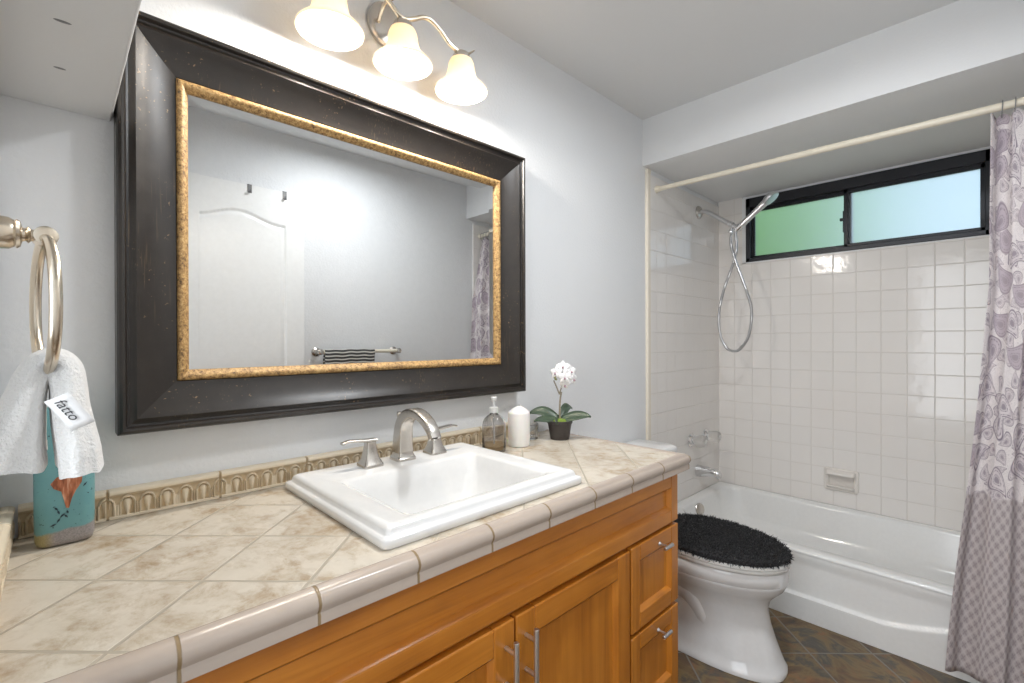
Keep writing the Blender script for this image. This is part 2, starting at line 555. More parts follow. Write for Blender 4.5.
class MB:
    def __init__(s):
        s.v, s.f, s.mi, s.uv, s.at = [], [], [], {}, {}

    def add(s, vs, fs, mi=0):
        b = len(s.v)
        s.v += [tuple(p) for p in vs]
        s.f += [tuple(i + b for i in f) for f in fs]
        s.mi += [mi] * len(fs)
        return b

    def box(s, x0, x1, y0, y1, z0, z1, mi=0):
        x0, x1 = min(x0, x1), max(x0, x1)
        y0, y1 = min(y0, y1), max(y0, y1)
        z0, z1 = min(z0, z1), max(z0, z1)
        vs = [(x0, y0, z0), (x1, y0, z0), (x1, y1, z0), (x0, y1, z0), (x0, y0, z1), (x1, y0, z1), (x1, y1, z1), (x0, y1, z1)]
        s.add(vs, [(0, 3, 2, 1), (4, 5, 6, 7), (0, 1, 5, 4), (1, 2, 6, 5), (2, 3, 7, 6), (3, 0, 4, 7)], mi)
        return s

    def loft(s, rings, close=True, cap0=True, cap1=True, mi=0):
        n = len(rings[0])
        b = len(s.v)
        for r in rings:
            s.v += [tuple(p) for p in r]
        m = n if close else n - 1
        for i in range(len(rings) - 1):
            for j in range(m):
                k = (j + 1) % n
                s.f.append((b + i * n + j, b + i * n + k, b + (i + 1) * n + k, b + (i + 1) * n + j))
                s.mi.append(mi)
        if cap0:
            s.f.append(tuple(b + j for j in range(n))[::-1])
            s.mi.append(mi)
        if cap1:
            e = b + (len(rings) - 1) * n
            s.f.append(tuple(e + j for j in range(n)))
            s.mi.append(mi)
        return b

    def lathe(s, prof, c=(0, 0, 0), axis=(0, 0, 1), n=32, cap0=True, cap1=True, mi=0):
        a = Vector(axis).normalized()
        e1 = a.orthogonal().normalized()
        e2 = a.cross(e1)
        C = Vector(c)
        rings = [[C + a * h + (e1 * math.cos(2 * PI * j / n) + e2 * math.sin(2 * PI * j / n)) * r for j in range(n)] for r, h in prof]
        return s.loft(rings, True, cap0, cap1, mi)

    def tube(s, pts, rad, n=12, cap=True, mi=0, sect=None):
        """sweep; rad a number or a list; sect (a, b) scales the section along its two axes"""
        P = [Vector(p) for p in pts]
        R = rad if isinstance(rad, (list, tuple)) else [rad] * len(P)
        T = []
        for i in range(len(P)):
            d = P[min(i + 1, len(P) - 1)] - P[max(i - 1, 0)]
            T.append(d.normalized())
        e1 = T[0].orthogonal().normalized()
        rings = []
        for i, p in enumerate(P):
            if i:
                q = T[i - 1].rotation_difference(T[i])
                e1 = q @ e1
                e1 = (e1 - T[i] * e1.dot(T[i])).normalized()
            e2 = T[i].cross(e1)
            rings.append([p + (e1 * math.cos(2 * PI * j / n) + e2 * math.sin(2 * PI * j / n)) * R[i] for j in range(n)])
        return s.loft(rings, True, cap, cap, mi)

    def grid(s, pts, mi=0, flip=False):
        """pts[i][j]"""
        b = len(s.v)
        n = len(pts[0])
        for r in pts:
            s.v += [tuple(p) for p in r]
        for i in range(len(pts) - 1):
            for j in range(n - 1):
                f = (b + i * n + j, b + i * n + j + 1, b + (i + 1) * n + j + 1, b + (i + 1) * n + j)
                s.f.append(f[::-1] if flip else f)
                s.mi.append(mi)
        return b


def smooth_path(pts, k=8):
    """Catmull-Rom through the points"""
    P = [Vector(p) for p in pts]
    P = [P[0] * 2 - P[1]] + P + [P[-1] * 2 - P[-2]]
    out = []
    for i in range(1, len(P) - 2):
        for j in range(k):
            t = j / k
            a, b, c, d = P[i - 1], P[i], P[i + 1], P[i + 2]
            out.append(0.5 * ((2 * b) + (c - a) * t + (2 * a - 5 * b + 4 * c - d) * t * t + (3 * b - a - 3 * c + d) * t ** 3))
    out.append(P[-2])
    return out


def rrect(cx, cy, hx, hy, r, z, k=6):
    r = min(r, hx * 0.999, hy * 0.999)
    out = []
    for (sx, sy, a0) in ((1, 1, 0), (-1, 1, PI / 2), (-1, -1, PI), (1, -1, 1.5 * PI)):
        for j in range(k + 1):
            a = a0 + PI / 2 * j / k
            out.append((cx + sx * (hx - r) + r * math.cos(a), cy + sy * (hy - r) + r * math.sin(a), z))
    return out


def wpos(o):
    p = Vector((0, 0, 0))
    while o is not None:
        p += Vector(o.location)
        o = o.parent
    return p


def build(name, mb, mats, parent=None, smooth=30, loc=None, bevel=0, solid=0, subsurf=0):
    """one mesh object; geometry is given in room coordinates"""
    me = bpy.data.meshes.new(name)
    base = wpos(parent)
    own = Vector(loc) if loc is not None else Vector((0, 0, 0))
    org = base if parent is not None else own
    me.from_pydata([tuple(Vector(v) - org) for v in mb.v], [], mb.f)
    if not isinstance(mats, (list, tuple)):
        mats = [mats]
    for m in mats:
        me.materials.append(MAT[m] if isinstance(m, str) else m)
    for p, i in zip(me.polygons, mb.mi):
        p.material_index = i
    bm = bmesh.new()
    bm.from_mesh(me)
    bmesh.ops.recalc_face_normals(bm, faces=bm.faces)
    bm.to_mesh(me)
    bm.free()
    if mb.uv:
        ul = me.uv_layers.new(name='UVMap')
        for l in me.loops:
            ul.data[l.index].uv = mb.uv.get(l.vertex_index, (0, 0))
    if mb.at:
        al = me.attributes.new('relief', 'FLOAT', 'POINT')
        for i in range(len(me.vertices)):
            al.data[i].value = mb.at.get(i, 1.0)
    if smooth:
        me.shade_smooth()
        me.set_sharp_from_angle(angle=math.radians(smooth))
    o = bpy.data.objects.new(name, me)
    COL.objects.link(o)
    if parent is not None:
        o.parent = parent
    else:
        o.location = own
    if solid:
        md = o.modifiers.new('thickness', 'SOLIDIFY')
        md.thickness = solid
        md.offset = 0
    if bevel:
        md = o.modifiers.new('bevel', 'BEVEL')
        md.width = bevel
        md.segments = 2
        md.limit_method = 'ANGLE'
        md.harden_normals = False
    if subsurf:
        md = o.modifiers.new('subsurf', 'SUBSURF')
        md.levels = md.render_levels = subsurf
    return o


def tag(o, label, cat, group=None):
    o['label'] = label
    o['category'] = cat
    if group:
        o['group'] = group
    return o


def thing(name, label, cat, loc, group=None):
    o = bpy.data.objects.new(name, None)
    o.empty_display_size = 0.05
    COL.objects.link(o)
    o.location = loc
    return tag(o, label, cat, group)


def struct(name, mb, mats, label=None, parent=None, **kw):
    o = build(name, mb, mats, parent, **kw)
    if parent is None:
        o['kind'] = 'structure'
        if label:
            o['label'] = label
            o['category'] = 'room'
    return o


# ------------------------------------------------------------------ room shell
XL, XR, YB, YF, ZC = -0.075, 3.21, 0.0, -1.52, 2.418
HX, HZ = 2.243, 2.172              # front and underside of the dropped header over the tub

struct('floor', MB().box(-1.9, XR + 0.1, YF - 0.6, 0.1, -0.05, 0.0), 'floor', 'brown and grey slate tile floor laid on the diagonal')
struct('ceiling', MB().box(XL - 0.1, XR + 0.1, YF - 0.1, 0.1, ZC, ZC + 0.06), 'ceil', 'flat grey white painted ceiling')
struct('wall_back', MB().box(XL - 0.1, XR + 0.1, 0.0, 0.1, 0.0, ZC), 'wall', 'pale grey textured wall behind the vanity and mirror')
struct('wall_front', MB().box(XL - 0.1, XR + 0.1, YF - 0.1, YF, 0.0, ZC), 'wall', 'pale grey wall seen in the mirror')
WY0, WY1, WZ0, WZ1 = -1.30, -0.160, 1.742, 2.160   # window opening
w = MB()
w.box(XR, XR + 0.14, YF - 0.1, WY0, 0, ZC)
w.box(XR, XR + 0.14, WY1, 0.1, 0, ZC)
w.box(XR, XR + 0.14, WY0, WY1, 0, WZ0)
w.box(XR, XR + 0.14, WY0, WY1, WZ1, ZC)
struct('wall_right', w, 'wall', 'wall with the window at the end of the tub alcove', smooth=0)
w = MB()
w.box(XL - 0.1, XL, -0.72, 0.1, 0, ZC)
w.box(XL - 0.1, XL, YF - 0.1, -0.72, 2.05, ZC)
struct('wall_left', w, 'wall', 'pale grey wall that carries the towel ring', smooth=0)
struct('ceiling_soffit', MB().box(XL, 0.088, -0.60, 0.0, 1.716, ZC), 'ceil', 'dropped grey box overhead in the left corner', bevel=0.004)
so = bpy.data.objects['ceiling_soffit']
for (x_, y_, l_) in ((0.010, -0.363, 0.010), (0.008, -0.198, 0.008)):
    q = MB()
    q.lathe([(0.0, 0.0006), (0.5, 0.0004), (1.0, 0.0)], (0, 0, 0), (0, 0, -1), 16, False, False)
    q.v = [(x_ + a * l_, y_ + b * 0.004, 1.7159 + c_) for a, b, c_ in q.v]
    build('scuff_mark', q, 'grey_metal', so)
struct('wall_header', MB().box(HX, XR, YF, 0.0, HZ, ZC), 'header', 'white dropped header above the tub alcove', smooth=0)
# unseen box beyond the doorway, added to keep the bluish sky light out
h = MB()
h.box(-1.9, -1.8, YF - 0.6, 0.1, 0, ZC)
h.box(-1.9, XL - 0.1, YF - 0.7, YF - 0.6, 0, ZC)
h.box(-1.9, XL - 0.1, 0.1, 0.2, 0, ZC)
h.box(-1.9, XL - 0.1, YF - 0.7, 0.2, ZC, ZC + 0.06)
struct('hallway_light_block', h, 'wall', smooth=0)
# wall tiles
t0 = 0.010
struct('wall_tile_back', MB().box(2.300, XR, -t0, 0.0, 0.27, 2.140).box(2.300, 2.388, -t0, 0.0, 0.0, 0.27), 'tile_x', 'glossy square white tile on the shower head wall', smooth=0)
w = MB()
XT = XR - t0
w.box(XT, XR, YF, WY0, 0.27, HZ)
w.box(XT, XR, WY1, -t0, 0.27, HZ)
w.box(XT, XR, WY0, WY1, 0.27, WZ0)
struct('wall_tile_right', w, 'tile_y', 'square white wall tile below the window', smooth=0)
struct('wall_tile_front', MB().box(2.300, XT, YF, YF + t0, 0.27, 2.14), 'tile_x', smooth=0)
tr = MB()
tr.loft([[(x, y, z) for (x, y) in ((2.268, 0.0), (2.268, -0.006), (2.272, -0.0125), (2.280, -0.015), (2.296, -0.015), (2.301, -0.012), (2.301, 0.0))] for z in (0.0, 2.142)])
tr.loft([[(2.268, y, z) for (y, z) in ((0.0, 2.14), (-0.015, 2.14), (-0.015, 2.165), (0.0, 2.165))], [(2.301, y, z) for (y, z) in ((0.0, 2.14), (-0.015, 2.14), (-0.015, 2.165), (0.0, 2.165))]])
struct('trim_1', tr, 'cream', 'cream bullnose strip edging the shower tile')

# ------------------------------------------------------------------ window (dark sliding sash, frosted panes)
wf = MB()
D0, D1 = XT - 0.004, XR + 0.06
fy0, fy1, fz0, fz1 = WY0 + 0.004, WY1 - 0.022, WZ0 + 0.006, WZ1 - 0.004
fwid = 0.026
wf.box(D0, D1, fy0, fy1, fz0, fz0 + fwid)
wf.box(D0, D1, fy0, fy1, fz1 - 0.060, fz1)
wf.box(D0, D1, fy0, fy0 + fwid, fz0, fz1)
wf.box(D0, D1, fy1 - fwid, fy1, fz0, fz1)
win = struct('window_1', wf, 'alum', 'dark framed sliding window with frosted panes above the tub', bevel=0.003)
YM = -0.735
wr = MB()
wr.box(XT - 0.001, XR + 0.07, fy1, WY1, WZ0, WZ1)
wr.box(XT - 0.001, XR + 0.07, WY0, WY1, WZ0 - 0.0, WZ0 + 0.006)
build('window_reveal', wr, 'header', win, smooth=0)


def sash(y0, y1, x, name):
    s = MB()
    b = 0.020
    z0, z1 = fz0 + fwid - 0.004, fz1 - 0.056
    s.box(x, x + 0.022, y0, y1, z0, z0 + b)
    s.box(x, x + 0.022, y0, y1, z1 - b * 1.3, z1)
    s.box(x, x + 0.022, y0, y0 + b, z0, z1)
    s.box(x, x + 0.022, y1 - b, y1, z0, z1)
    o = build('window_sash', s, 'alum', win, bevel=0.002)
    g = build('window_pane', MB().box(x + 0.009, x + 0.013, y0 + b * 0.5, y1 - b * 0.5, z0 + b * 0.5, z1 - b * 0.5), 'frost', o, smooth=0)
    return o


sl = sash(YM - 0.004, fy1 - fwid + 0.004, XT + 0.036, 'left')
sr = sash(fy0 + fwid - 0.004, YM + 0.030, XT + 0.010, 'right')
lt = MB().box(XT + 0.018, XT + 0.040, YM + 0.030, YM + 0.036, 1.86, 1.98)
lt.box(XT + 0.014, XT + 0.034, YM + 0.034, YM + 0.050, 1.925, 1.94)
build('window_latch', lt, 'alum', win, bevel=0.001)

# ------------------------------------------------------------------ garden beyond the window
struct('ground_garden', MB().box(XR + 0.2, 14, -9, 9, -0.3, -0.25), 'grass')
tree = thing('garden_tree', 'green leafy tree blurred behind the left window pane', 'tree', (6.4, 1.2, -0.25))
random.seed(4)
tk = MB()
tk.tube(smooth_path([(6.4, 1.2, -0.25), (6.42, 1.22, 1.0), (6.36, 1.25, 2.0), (6.4, 1.3, 3.0)]), [0.12 - 0.003 * i for i in range(25)], 10)
build('trunk', tk, 'bark', tree)
lv = MB()
for i in range(5200):
    while True:
        q = Vector((random.uniform(-1, 1), random.uniform(-1, 1), random.uniform(-1, 1)))
        if 0.25 < q.length < 1:
            break
    c = Vector((6.4 + q.x * 1.0, 1.22 + q.y * 1.55, 2.6 + q.z * 2.0))
    d = Vector((random.gauss(0, 1), random.gauss(0, 1), random.gauss(0, 1))).normalized()
    e = d.orthogonal().normalized()
    L = random.uniform(0.10, 0.18)
    lv.add([c - d * L, c + e * L * 0.45, c + d * L, c - e * L * 0.45], [(0, 1, 2, 3)])
build('crown', lv, 'tree', tree, smooth=0)

# ------------------------------------------------------------------ vanity cabinet
FY = -0.580                       # front of doors
BY = FY + 0.020                   # front of the carcass
VX0, VX1 = XL + 0.004, 1.470
vanity = thing('vanity_cabinet', 'honey maple vanity cabinet under the tiled countertop', 'cabinet', (0.70, -0.3, 0.0))
c = MB()
c.box(VX0, VX1, BY, BY + 0.018, 0.10, 0.826)
c.box(VX0, VX0 + 0.018, BY + 0.018, -0.004, 0.10, 0.826)
c.box(VX1 - 0.018, VX1, BY + 0.018, -0.004, 0.10, 0.826)
c.box(VX0 + 0.018, VX1 - 0.018, BY + 0.018, -0.004, 0.10, 0.118)
c.box(VX0 + 0.018, VX1 - 0.018, -0.016, -0.004, 0.118, 0.826)
c.box(VX0, VX1, BY + 0.06, -0.004, 0.0, 0.10)
build('carcass', c, 'wood_v', vanity, bevel=0.002)


def shaker(name, x0, x1, z0, z1, sw, rw_top, rw_bot, parent=vanity):
    m = MB()
    m.box(x0, x0 + sw, FY, BY, z0, z1, 1)
    m.box(x1 - sw, x1, FY, BY, z0, z1, 1)
    m.box(x0 + sw, x1 - sw, FY, BY, z1 - rw_top, z1, 0)
    m.box(x0 + sw, x1 - sw, FY, BY, z0, z0 + rw_bot, 0)
    # the sloped bead round the panel, then the panel
    a, b, cc, d = x0 + sw, x1 - sw, z0 + rw_bot, z1 - rw_top
    k, dp = 0.009, 0.014
    out = [(a, cc), (b, cc), (b, d), (a, d)]
    inn = [(a + k, cc + k), (b - k, cc + k), (b - k, d - k), (a + k, d - k)]
    for i in range(4):
        j = (i + 1) % 4
        m.add([(out[i][0], FY + 0.001, out[i][1]), (out[j][0], FY + 0.001, out[j][1]), (inn[j][0], FY + dp, inn[j][1]), (inn[i][0], FY + dp, inn[i][1])], [(0, 1, 2, 3)], 0 if i % 2 == 0 else 1)
    m.add([(p[0], FY + dp, p[1]) for p in inn], [(0, 1, 2, 3)], 1 if (z1 - z0) > 0.2 else 0)
    return build(name, m, ['wood_h', 'wood_v'], parent, smooth=0, bevel=0.0032)


shaker('false_front', VX0 + 0.002, 1.466, 0.662, 0.825, 0.045, 0.052, 0.042)
dl = shaker('door', 0.262, 0.7145, 0.125, 0.647, 0.060, 0.060, 0.060)
dr = shaker('door', 0.7205, 1.176, 0.125, 0.647, 0.060, 0.060, 0.060)
d1 = shaker('drawer', 1.186, 1.467, 0.401, 0.650, 0.045, 0.048, 0.048)
d2 = shaker('drawer', 1.186, 1.467, 0.125, 0.388, 0.045, 0.048, 0.048)


def bar_pull(door, x, zt):
    m = MB()
    m.lathe([(0.0052, 0), (0.006, 0.0008), (0.006, 0.1332), (0.0052, 0.134)], (x, FY - 0.032, zt - 0.134), (0, 0, 1), 16)
    for dz in (0.026, 0.102):
        m.lathe([(0.005, 0), (0.005, 0.032)], (x, FY - 0.031, zt - dz), (0, 1, 0), 12)
    return build('handle', m, 'steel', door)


bar_pull(dl, 0.688, 0.620)
bar_pull(dr, 0.749, 0.622)


def t_knob(dw, x, z):
    m = MB()
    m.lathe([(0.0065, 0), (0.0035, 0.005), (0.0035, 0.027)], (x, FY, z), (0, -1, 0), 12)
    m.lathe([(0.0045, 0), (0.0058, 0.001), (0.0058, 0.047), (0.0045, 0.048)], (x - 0.024, FY - 0.031, z), (1, 0, 0), 14)
    return build('knob', m, 'steel', dw)


t_knob(d1, 1.345, 0.618)
t_knob(d2, 1.335, 0.354)

# ------------------------------------------------------------------ countertop with tile edge
ZT = 0.875
CX1 = 1.487
SX0, SX1, SY0, SY1 = 0.417, 0.992, -0.556, -0.045   # sink footprint
top = thing('countertop', 'beige diagonal stone tile countertop around the white sink', 'countertop', (0.70, -0.3, 0.822))
hx0, hx1, hy0, hy1 = SX0 + 0.02, SX1 - 0.02, SY0 + 0.02, SY1 - 0.02
EY = -0.579
s = MB()
z0 = 0.8275
s.box(XL + 0.001, hx0, EY, -0.001, z0, ZT)
s.box(hx1, CX1 - 0.028, EY, -0.001, z0, ZT)
s.box(hx0, hx1, EY, hy0, z0, ZT)
s.box(hx0, hx1, hy1, -0.001, z0, ZT)
build('tile_top', s, 'counter', top, smooth=0)
# edge profile: distance out from the tile field, height
EP = [(0.0, ZT - 0.002), (0.002, ZT + 0.001), (0.010, ZT + 0.0035), (0.018, ZT + 0.003), (0.026, ZT - 0.001), (0.032, ZT - 0.007), (0.0345, ZT - 0.014), (0.033, ZT - 0.022), (0.0295, ZT - 0.0275), (0.0285, ZT - 0.030), (0.030, ZT - 0.034), (0.030, ZT - 0.047), (0.027, ZT - 0.049), (0.0, ZT - 0.049)]
e = MB()
xc = CX1 - 0.028 - 0.001
p0 = [(XL + 0.001, EY - d, z) for d, z in EP]
p1 = [(xc + d, EY - d, z) for d, z in EP]
p2 = [(xc + d, -0.002, z) for d, z in EP]
e.loft([p0, p1, p2])
build('front_edge', e, 'trimt', top, smooth=40)

# ------------------------------------------------------------------ carved stone backsplash


def egg_relief(u, w):
    """relief 0..1 for the arch-and-dart border, u along, w from bottom 0 to top 1"""
    P = 0.0345
    a = (u % P) / P - 0.5
    if w > 0.80:
        return 1.0 if w < 0.97 else 0.8
    if w > 0.75:
        return 0.15
    if w < 0.08:
        return 0.75
    ww = (w - 0.08) / 0.67
    # arch outline: open at the bottom, round at the top
    r = math.hypot(a / 0.42, max(0, ww - 0.5) / 0.5)
    band = 1.0 - min(1, abs(r - 0.88) / 0.13)
    inner = 0.75 * max(0, 1 - (a / (0.06 + 0.25 * ww)) ** 2) if r < 0.62 else 0
    dart = max(0, 1 - abs(abs(a) - 0.5) / 0.05) * 0.8 if ww < 0.55 else 0
    return max(0.0, max(band, inner, dart))


def splash(run, x0, x1, name, label):
    """run 'x' along the mirror wall, 'y' along the left wall"""
    m = MB()
    H = 0.062
    nu, nw = int((x1 - x0) / 0.0022), 30
    TL = 0.2035
    rows = []
    vals = []
    for i in range(nu + 1):
        u = x0 + (x1 - x0) * i / nu
        row = []
        for j in range(nw + 1):
            wv = j / nw
            rel = egg_relief(u + 0.01, wv)
            du = (u - 0.282 + 100 * TL) % TL
            jt = min(du, TL - du)
            if jt < 0.0022:
                rel = -0.15
            edge = 0.006 * max(0, 1 - (1 - wv) / 0.05)
            dep = 0.012 + 0.0075 * rel - edge
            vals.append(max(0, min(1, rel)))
            z = ZT + 0.001 + H * wv
            row.append((u, -dep, z) if run == 'x' else (XL + dep, u, z))
        rows.append(row)
    b = m.grid(rows)
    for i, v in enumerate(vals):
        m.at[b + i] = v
    # top, bottom, ends and back close it into a solid
    back_t = [((r[-1][0], -0.0005, r[-1][2]) if run == 'x' else (XL + 0.0005, r[-1][1], r[-1][2])) for r in rows]
    back_b = [((r[0][0], -0.0005, r[0][2]) if run == 'x' else (XL + 0.0005, r[0][1], r[0][2])) for r in rows]
    m.grid([[r[-1] for r in rows], back_t])
    m.grid([back_b, [r[0] for r in rows]])
    m.grid([back_t, back_b])
    for k in (0, -1):
        r = rows[k]
        m.add([*r, back_t[k], back_b[k]], [tuple(range(len(r) + 2))])
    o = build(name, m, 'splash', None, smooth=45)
    return tag(o, label, 'backsplash')


splash('x', XL + 0.024, 1.335, 'backsplash', 'long carved tan stone border along the wall behind the sink')
splash('y', -0.585, -0.001, 'backsplash', 'short carved tan stone border on the left wall at the counter end')

# ------------------------------------------------------------------ sink
sink = thing('sink', 'white rectangular drop in sink set in the tiled countertop', 'sink', ((SX0 + SX1) / 2, (SY0 + SY1) / 2, ZT))
cx, cy = (SX0 + SX1) / 2, (SY0 + SY1) / 2
hx, hy = (SX1 - SX0) / 2, (SY1 - SY0) / 2
bx, by = cx, -0.352                 # bowl centre
bhx, bhy = 0.207, 0.152
m = MB()
K = 6
rings = [rrect(cx, cy, hx - 0.022, hy - 0.022, 0.012, ZT - 0.03, K),
         rrect(cx, cy, hx - 0.004, hy - 0.004, 0.014, ZT + 0.0005, K), rrect(cx, cy, hx, hy, 0.014, ZT + 0.004, K), rrect(cx, cy, hx, hy, 0.014, ZT + 0.016, K),
         rrect(cx, cy, hx - 0.002, hy - 0.002, 0.013, ZT + 0.019, K), rrect(cx, cy, hx - 0.008, hy - 0.008, 0.011, ZT + 0.0205, K),
         rrect(cx, cy, hx - 0.012, hy - 0.012, 0.010, ZT + 0.023, K), rrect(cx, cy, hx - 0.0135, hy - 0.0135, 0.010, ZT + 0.029, K),
         rrect(cx, cy, hx - 0.016, hy - 0.016, 0.010, ZT + 0.034, K), rrect(cx, cy, hx - 0.022, hy - 0.022, 0.010, ZT + 0.037, K), rrect(cx, cy, hx - 0.030, hy - 0.030, 0.010, ZT + 0.0375, K),
         rrect(bx, by, bhx + 0.010, bhy + 0.010, 0.022, ZT + 0.0355, K), rrect(bx, by, bhx + 0.002, bhy + 0.002, 0.020, ZT + 0.033, K), rrect(bx, by, bhx - 0.003, bhy - 0.003, 0.020, ZT + 0.027, K),
         rrect(bx, by, bhx - 0.012, bhy - 0.012, 0.026, ZT - 0.01, K), rrect(bx, by, bhx - 0.030, bhy - 0.026, 0.034, ZT - 0.06, K), rrect(bx, by + 0.004, bhx - 0.050, bhy - 0.042, 0.045, ZT - 0.092, K),
         rrect(bx, by + 0.008, bhx - 0.078, bhy - 0.068, 0.05, ZT - 0.104, K), rrect(bx, by + 0.012, 0.035, 0.035, 0.034, ZT - 0.110, K), rrect(bx, by + 0.012, 0.022, 0.022, 0.0215, ZT - 0.111, K)]
m.loft(rings, True, False, True)
build('basin', m, 'porcelain', sink, smooth=60)
build('drain', (lambda q: (q.lathe([(0.031, 0), (0.031, 0.002), (0.026, 0.004), (0.018, 0.003), (0.0, 0.0035)], (bx, by + 0.012, ZT - 0.1115), n=28, cap1=False), q)[1])(MB()), 'chrome', sink)

# ------------------------------------------------------------------ faucet (spout and two lever handles)
ZD = ZT + 0.0365
faucet = thing('faucet', 'brushed nickel arched faucet with two lever handles on the sink ledge', 'faucet', (0.7075, -0.125, ZD))


def sq(c, hx_, hy_, z, r=0.006):
    return rrect(c[0], c[1], hx_, hy_, r, z, 3)


FX, FYB = 0.7140, -0.124
m = MB()
m.loft([sq((FX, FYB), 0.0285, 0.0285, ZD), sq((FX, FYB), 0.0285, 0.0285, ZD + 0.007), sq((FX, FYB), 0.027, 0.027, ZD + 0.009), sq((FX, FYB), 0.0235, 0.0245, ZD + 0.016), sq((FX, FYB), 0.022, 0.0235, ZD + 0.024)])
# the arch: sections in the y-z plane, wide in x
ctr = [(FYB, ZD + 0.020), (FYB - 0.001, ZD + 0.055), (FYB - 0.006, ZD + 0.092), (FYB - 0.022, ZD + 0.120), (FYB - 0.054, ZD + 0.137), (FYB - 0.092, ZD + 0.136), (FYB - 0.126, ZD + 0.121), (FYB - 0.150, ZD + 0.100), (FYB - 0.160, ZD + 0.082)]
path = smooth_path([(0, a, b) for a, b in ctr], 5)
rings = []
for i, p in enumerate(path):
    t_ = i / (len(path) - 1)
    d = (path[min(i + 1, len(path) - 1)] - path[max(i - 1, 0)]).normalized()
    nrm = Vector((0, -d.z, d.y))
    wx = 0.0225 - 0.0075 * t_
    wn = 0.0235 - 0.0125 * min(1, t_ * 1.5)
    ring = []
    for (a, b, _z) in rrect(0, 0, wx, wn, 0.005, 0, 3):
        ring.append(Vector((FX + a, p.y, p.z)) + nrm * b)
    rings.append(ring)
m.loft(rings)
m.lathe([(0.010, 0), (0.010, 0.004), (0.008, 0.004)], (FX, FYB - 0.160, ZD + 0.081), (0, -0.2, -1), 16)
build('spout', m, 'nickel', faucet, smooth=35)
m = MB()
m.lathe([(0.003, 0), (0.003, 0.022), (0.0065, 0.024), (0.0075, 0.032), (0.0065, 0.038), (0.0, 0.039)], (FX, FYB + 0.018, ZD + 0.095), n=16, cap1=False)
build('lift_rod', m, 'nickel', faucet)


def lever_handle(x, y, sgn):
    m = MB()
    m.loft([sq((x, y), 0.0275, 0.0275, ZD), sq((x, y), 0.0275, 0.0275, ZD + 0.006), sq((x, y), 0.026, 0.026, ZD + 0.0085), sq((x, y), 0.0195, 0.0195, ZD + 0.022), sq((x, y), 0.0145, 0.0145, ZD + 0.042, 0.004), sq((x, y), 0.0125, 0.0125, ZD + 0.062, 0.004), sq((x, y), 0.0125, 0.0125, ZD + 0.066, 0.004)])
    h_ = build('handle', m, 'nickel', faucet, smooth=35)
    m = MB()
    pts = smooth_path([(x + sgn * -0.016, y, ZD + 0.0695), (x + sgn * 0.008, y, ZD + 0.0700), (x + sgn * 0.035, y, ZD + 0.0725), (x + sgn * 0.060, y, ZD + 0.0745), (x + sgn * 0.080, y, ZD + 0.071)], 5)
    rings = []
    for i, p in enumerate(pts):
        t_ = i / (len(pts) - 1)
        hw = 0.0135 - 0.005 * t_
        ht = 0.0040 - 0.0008 * t_
        rings.append([(p.x, p.y + a, p.z + b) for (a, b, _z) in rrect(0, 0, hw, ht, 0.003, 0, 3)])
    m.loft(rings)
    build('lever', m, 'nickel', h_, smooth=35)


lever_handle(0.613, -0.125, -1)
lever_handle(0.824, -0.125, 1)

# ------------------------------------------------------------------ mirror
FX0, FX1, FZ0, FZ1 = 0.092, 1.294, 1.056, 1.948
mir = thing('wall_mirror', 'large mirror in a wide distressed black frame with gold inner edge', 'mirror', ((FX0 + FX1) / 2, 0.0, FZ0))


def frame_ring(prof, name, mat, sharp=20):
    """prof: (inset, protrusion); four mitred rails"""
    m = MB()
    cs = [(FX0, FZ0, 1, 1), (FX1, FZ0, -1, 1), (FX1, FZ1, -1, -1), (FX0, FZ1, 1, -1)]
    for i in range(4):
        A, B = cs[i], cs[(i + 1) % 4]
        ra = [(A[0] + A[2] * d, -p, A[1] + A[3] * d) for d, p in prof]
        rb = [(B[0] + B[2] * d, -p, B[1] + B[3] * d) for d, p in prof]
        m.loft([ra, rb], True, False, False)
    return build(name, m, mat, mir, smooth=sharp)


frame_ring([(0, 0.001), (0, 0.050), (0.003, 0.056), (0.008, 0.059), (0.0125, 0.058), (0.015, 0.053), (0.016, 0.049), (0.020, 0.0475), (0.025, 0.049), (0.029, 0.052), (0.032, 0.0535), (0.035, 0.052),
            (0.045, 0.046), (0.060, 0.039), (0.075, 0.0335), (0.090, 0.029), (0.104, 0.027), (0.106, 0.025), (0.106, 0.001)], 'frame', 'frame', 24)
frame_ring([(0.1062, 0.002), (0.1062, 0.027), (0.109, 0.0305), (0.114, 0.0315), (0.119, 0.029), (0.124, 0.024), (0.128, 0.020), (0.1295, 0.016), (0.1295, 0.002)], 'gold_trim', 'gold', 50)
g = MB()
a0, b0, a1, b1 = FX0 + 0.127, FZ0 + 0.127, FX1 - 0.127, FZ1 - 0.127
k = 0.024
outer = [(a0, b0), (a1, b0), (a1, b1), (a0, b1)]
inner = [(a0 + k, b0 + k), (a1 - k, b0 + k), (a1 - k, b1 - k), (a0 + k, b1 - k)]
yo, yi = -0.0146, -0.0151
g.add([(p[0], yi, p[1]) for p in inner], [(0, 1, 2, 3)])
for i in range(4):
    j = (i + 1) % 4
    g.add([(outer[i][0], yo, outer[i][1]), (outer[j][0], yo, outer[j][1]), (inner[j][0], yi, inner[j][1]), (inner[i][0], yi, inner[i][1])], [(0, 1, 2, 3)])
g.box(a0, a1, -0.0125, -0.002, b0, b1, 1)
build('glass', g, ['mirror', 'frame'], mir, smooth=0)

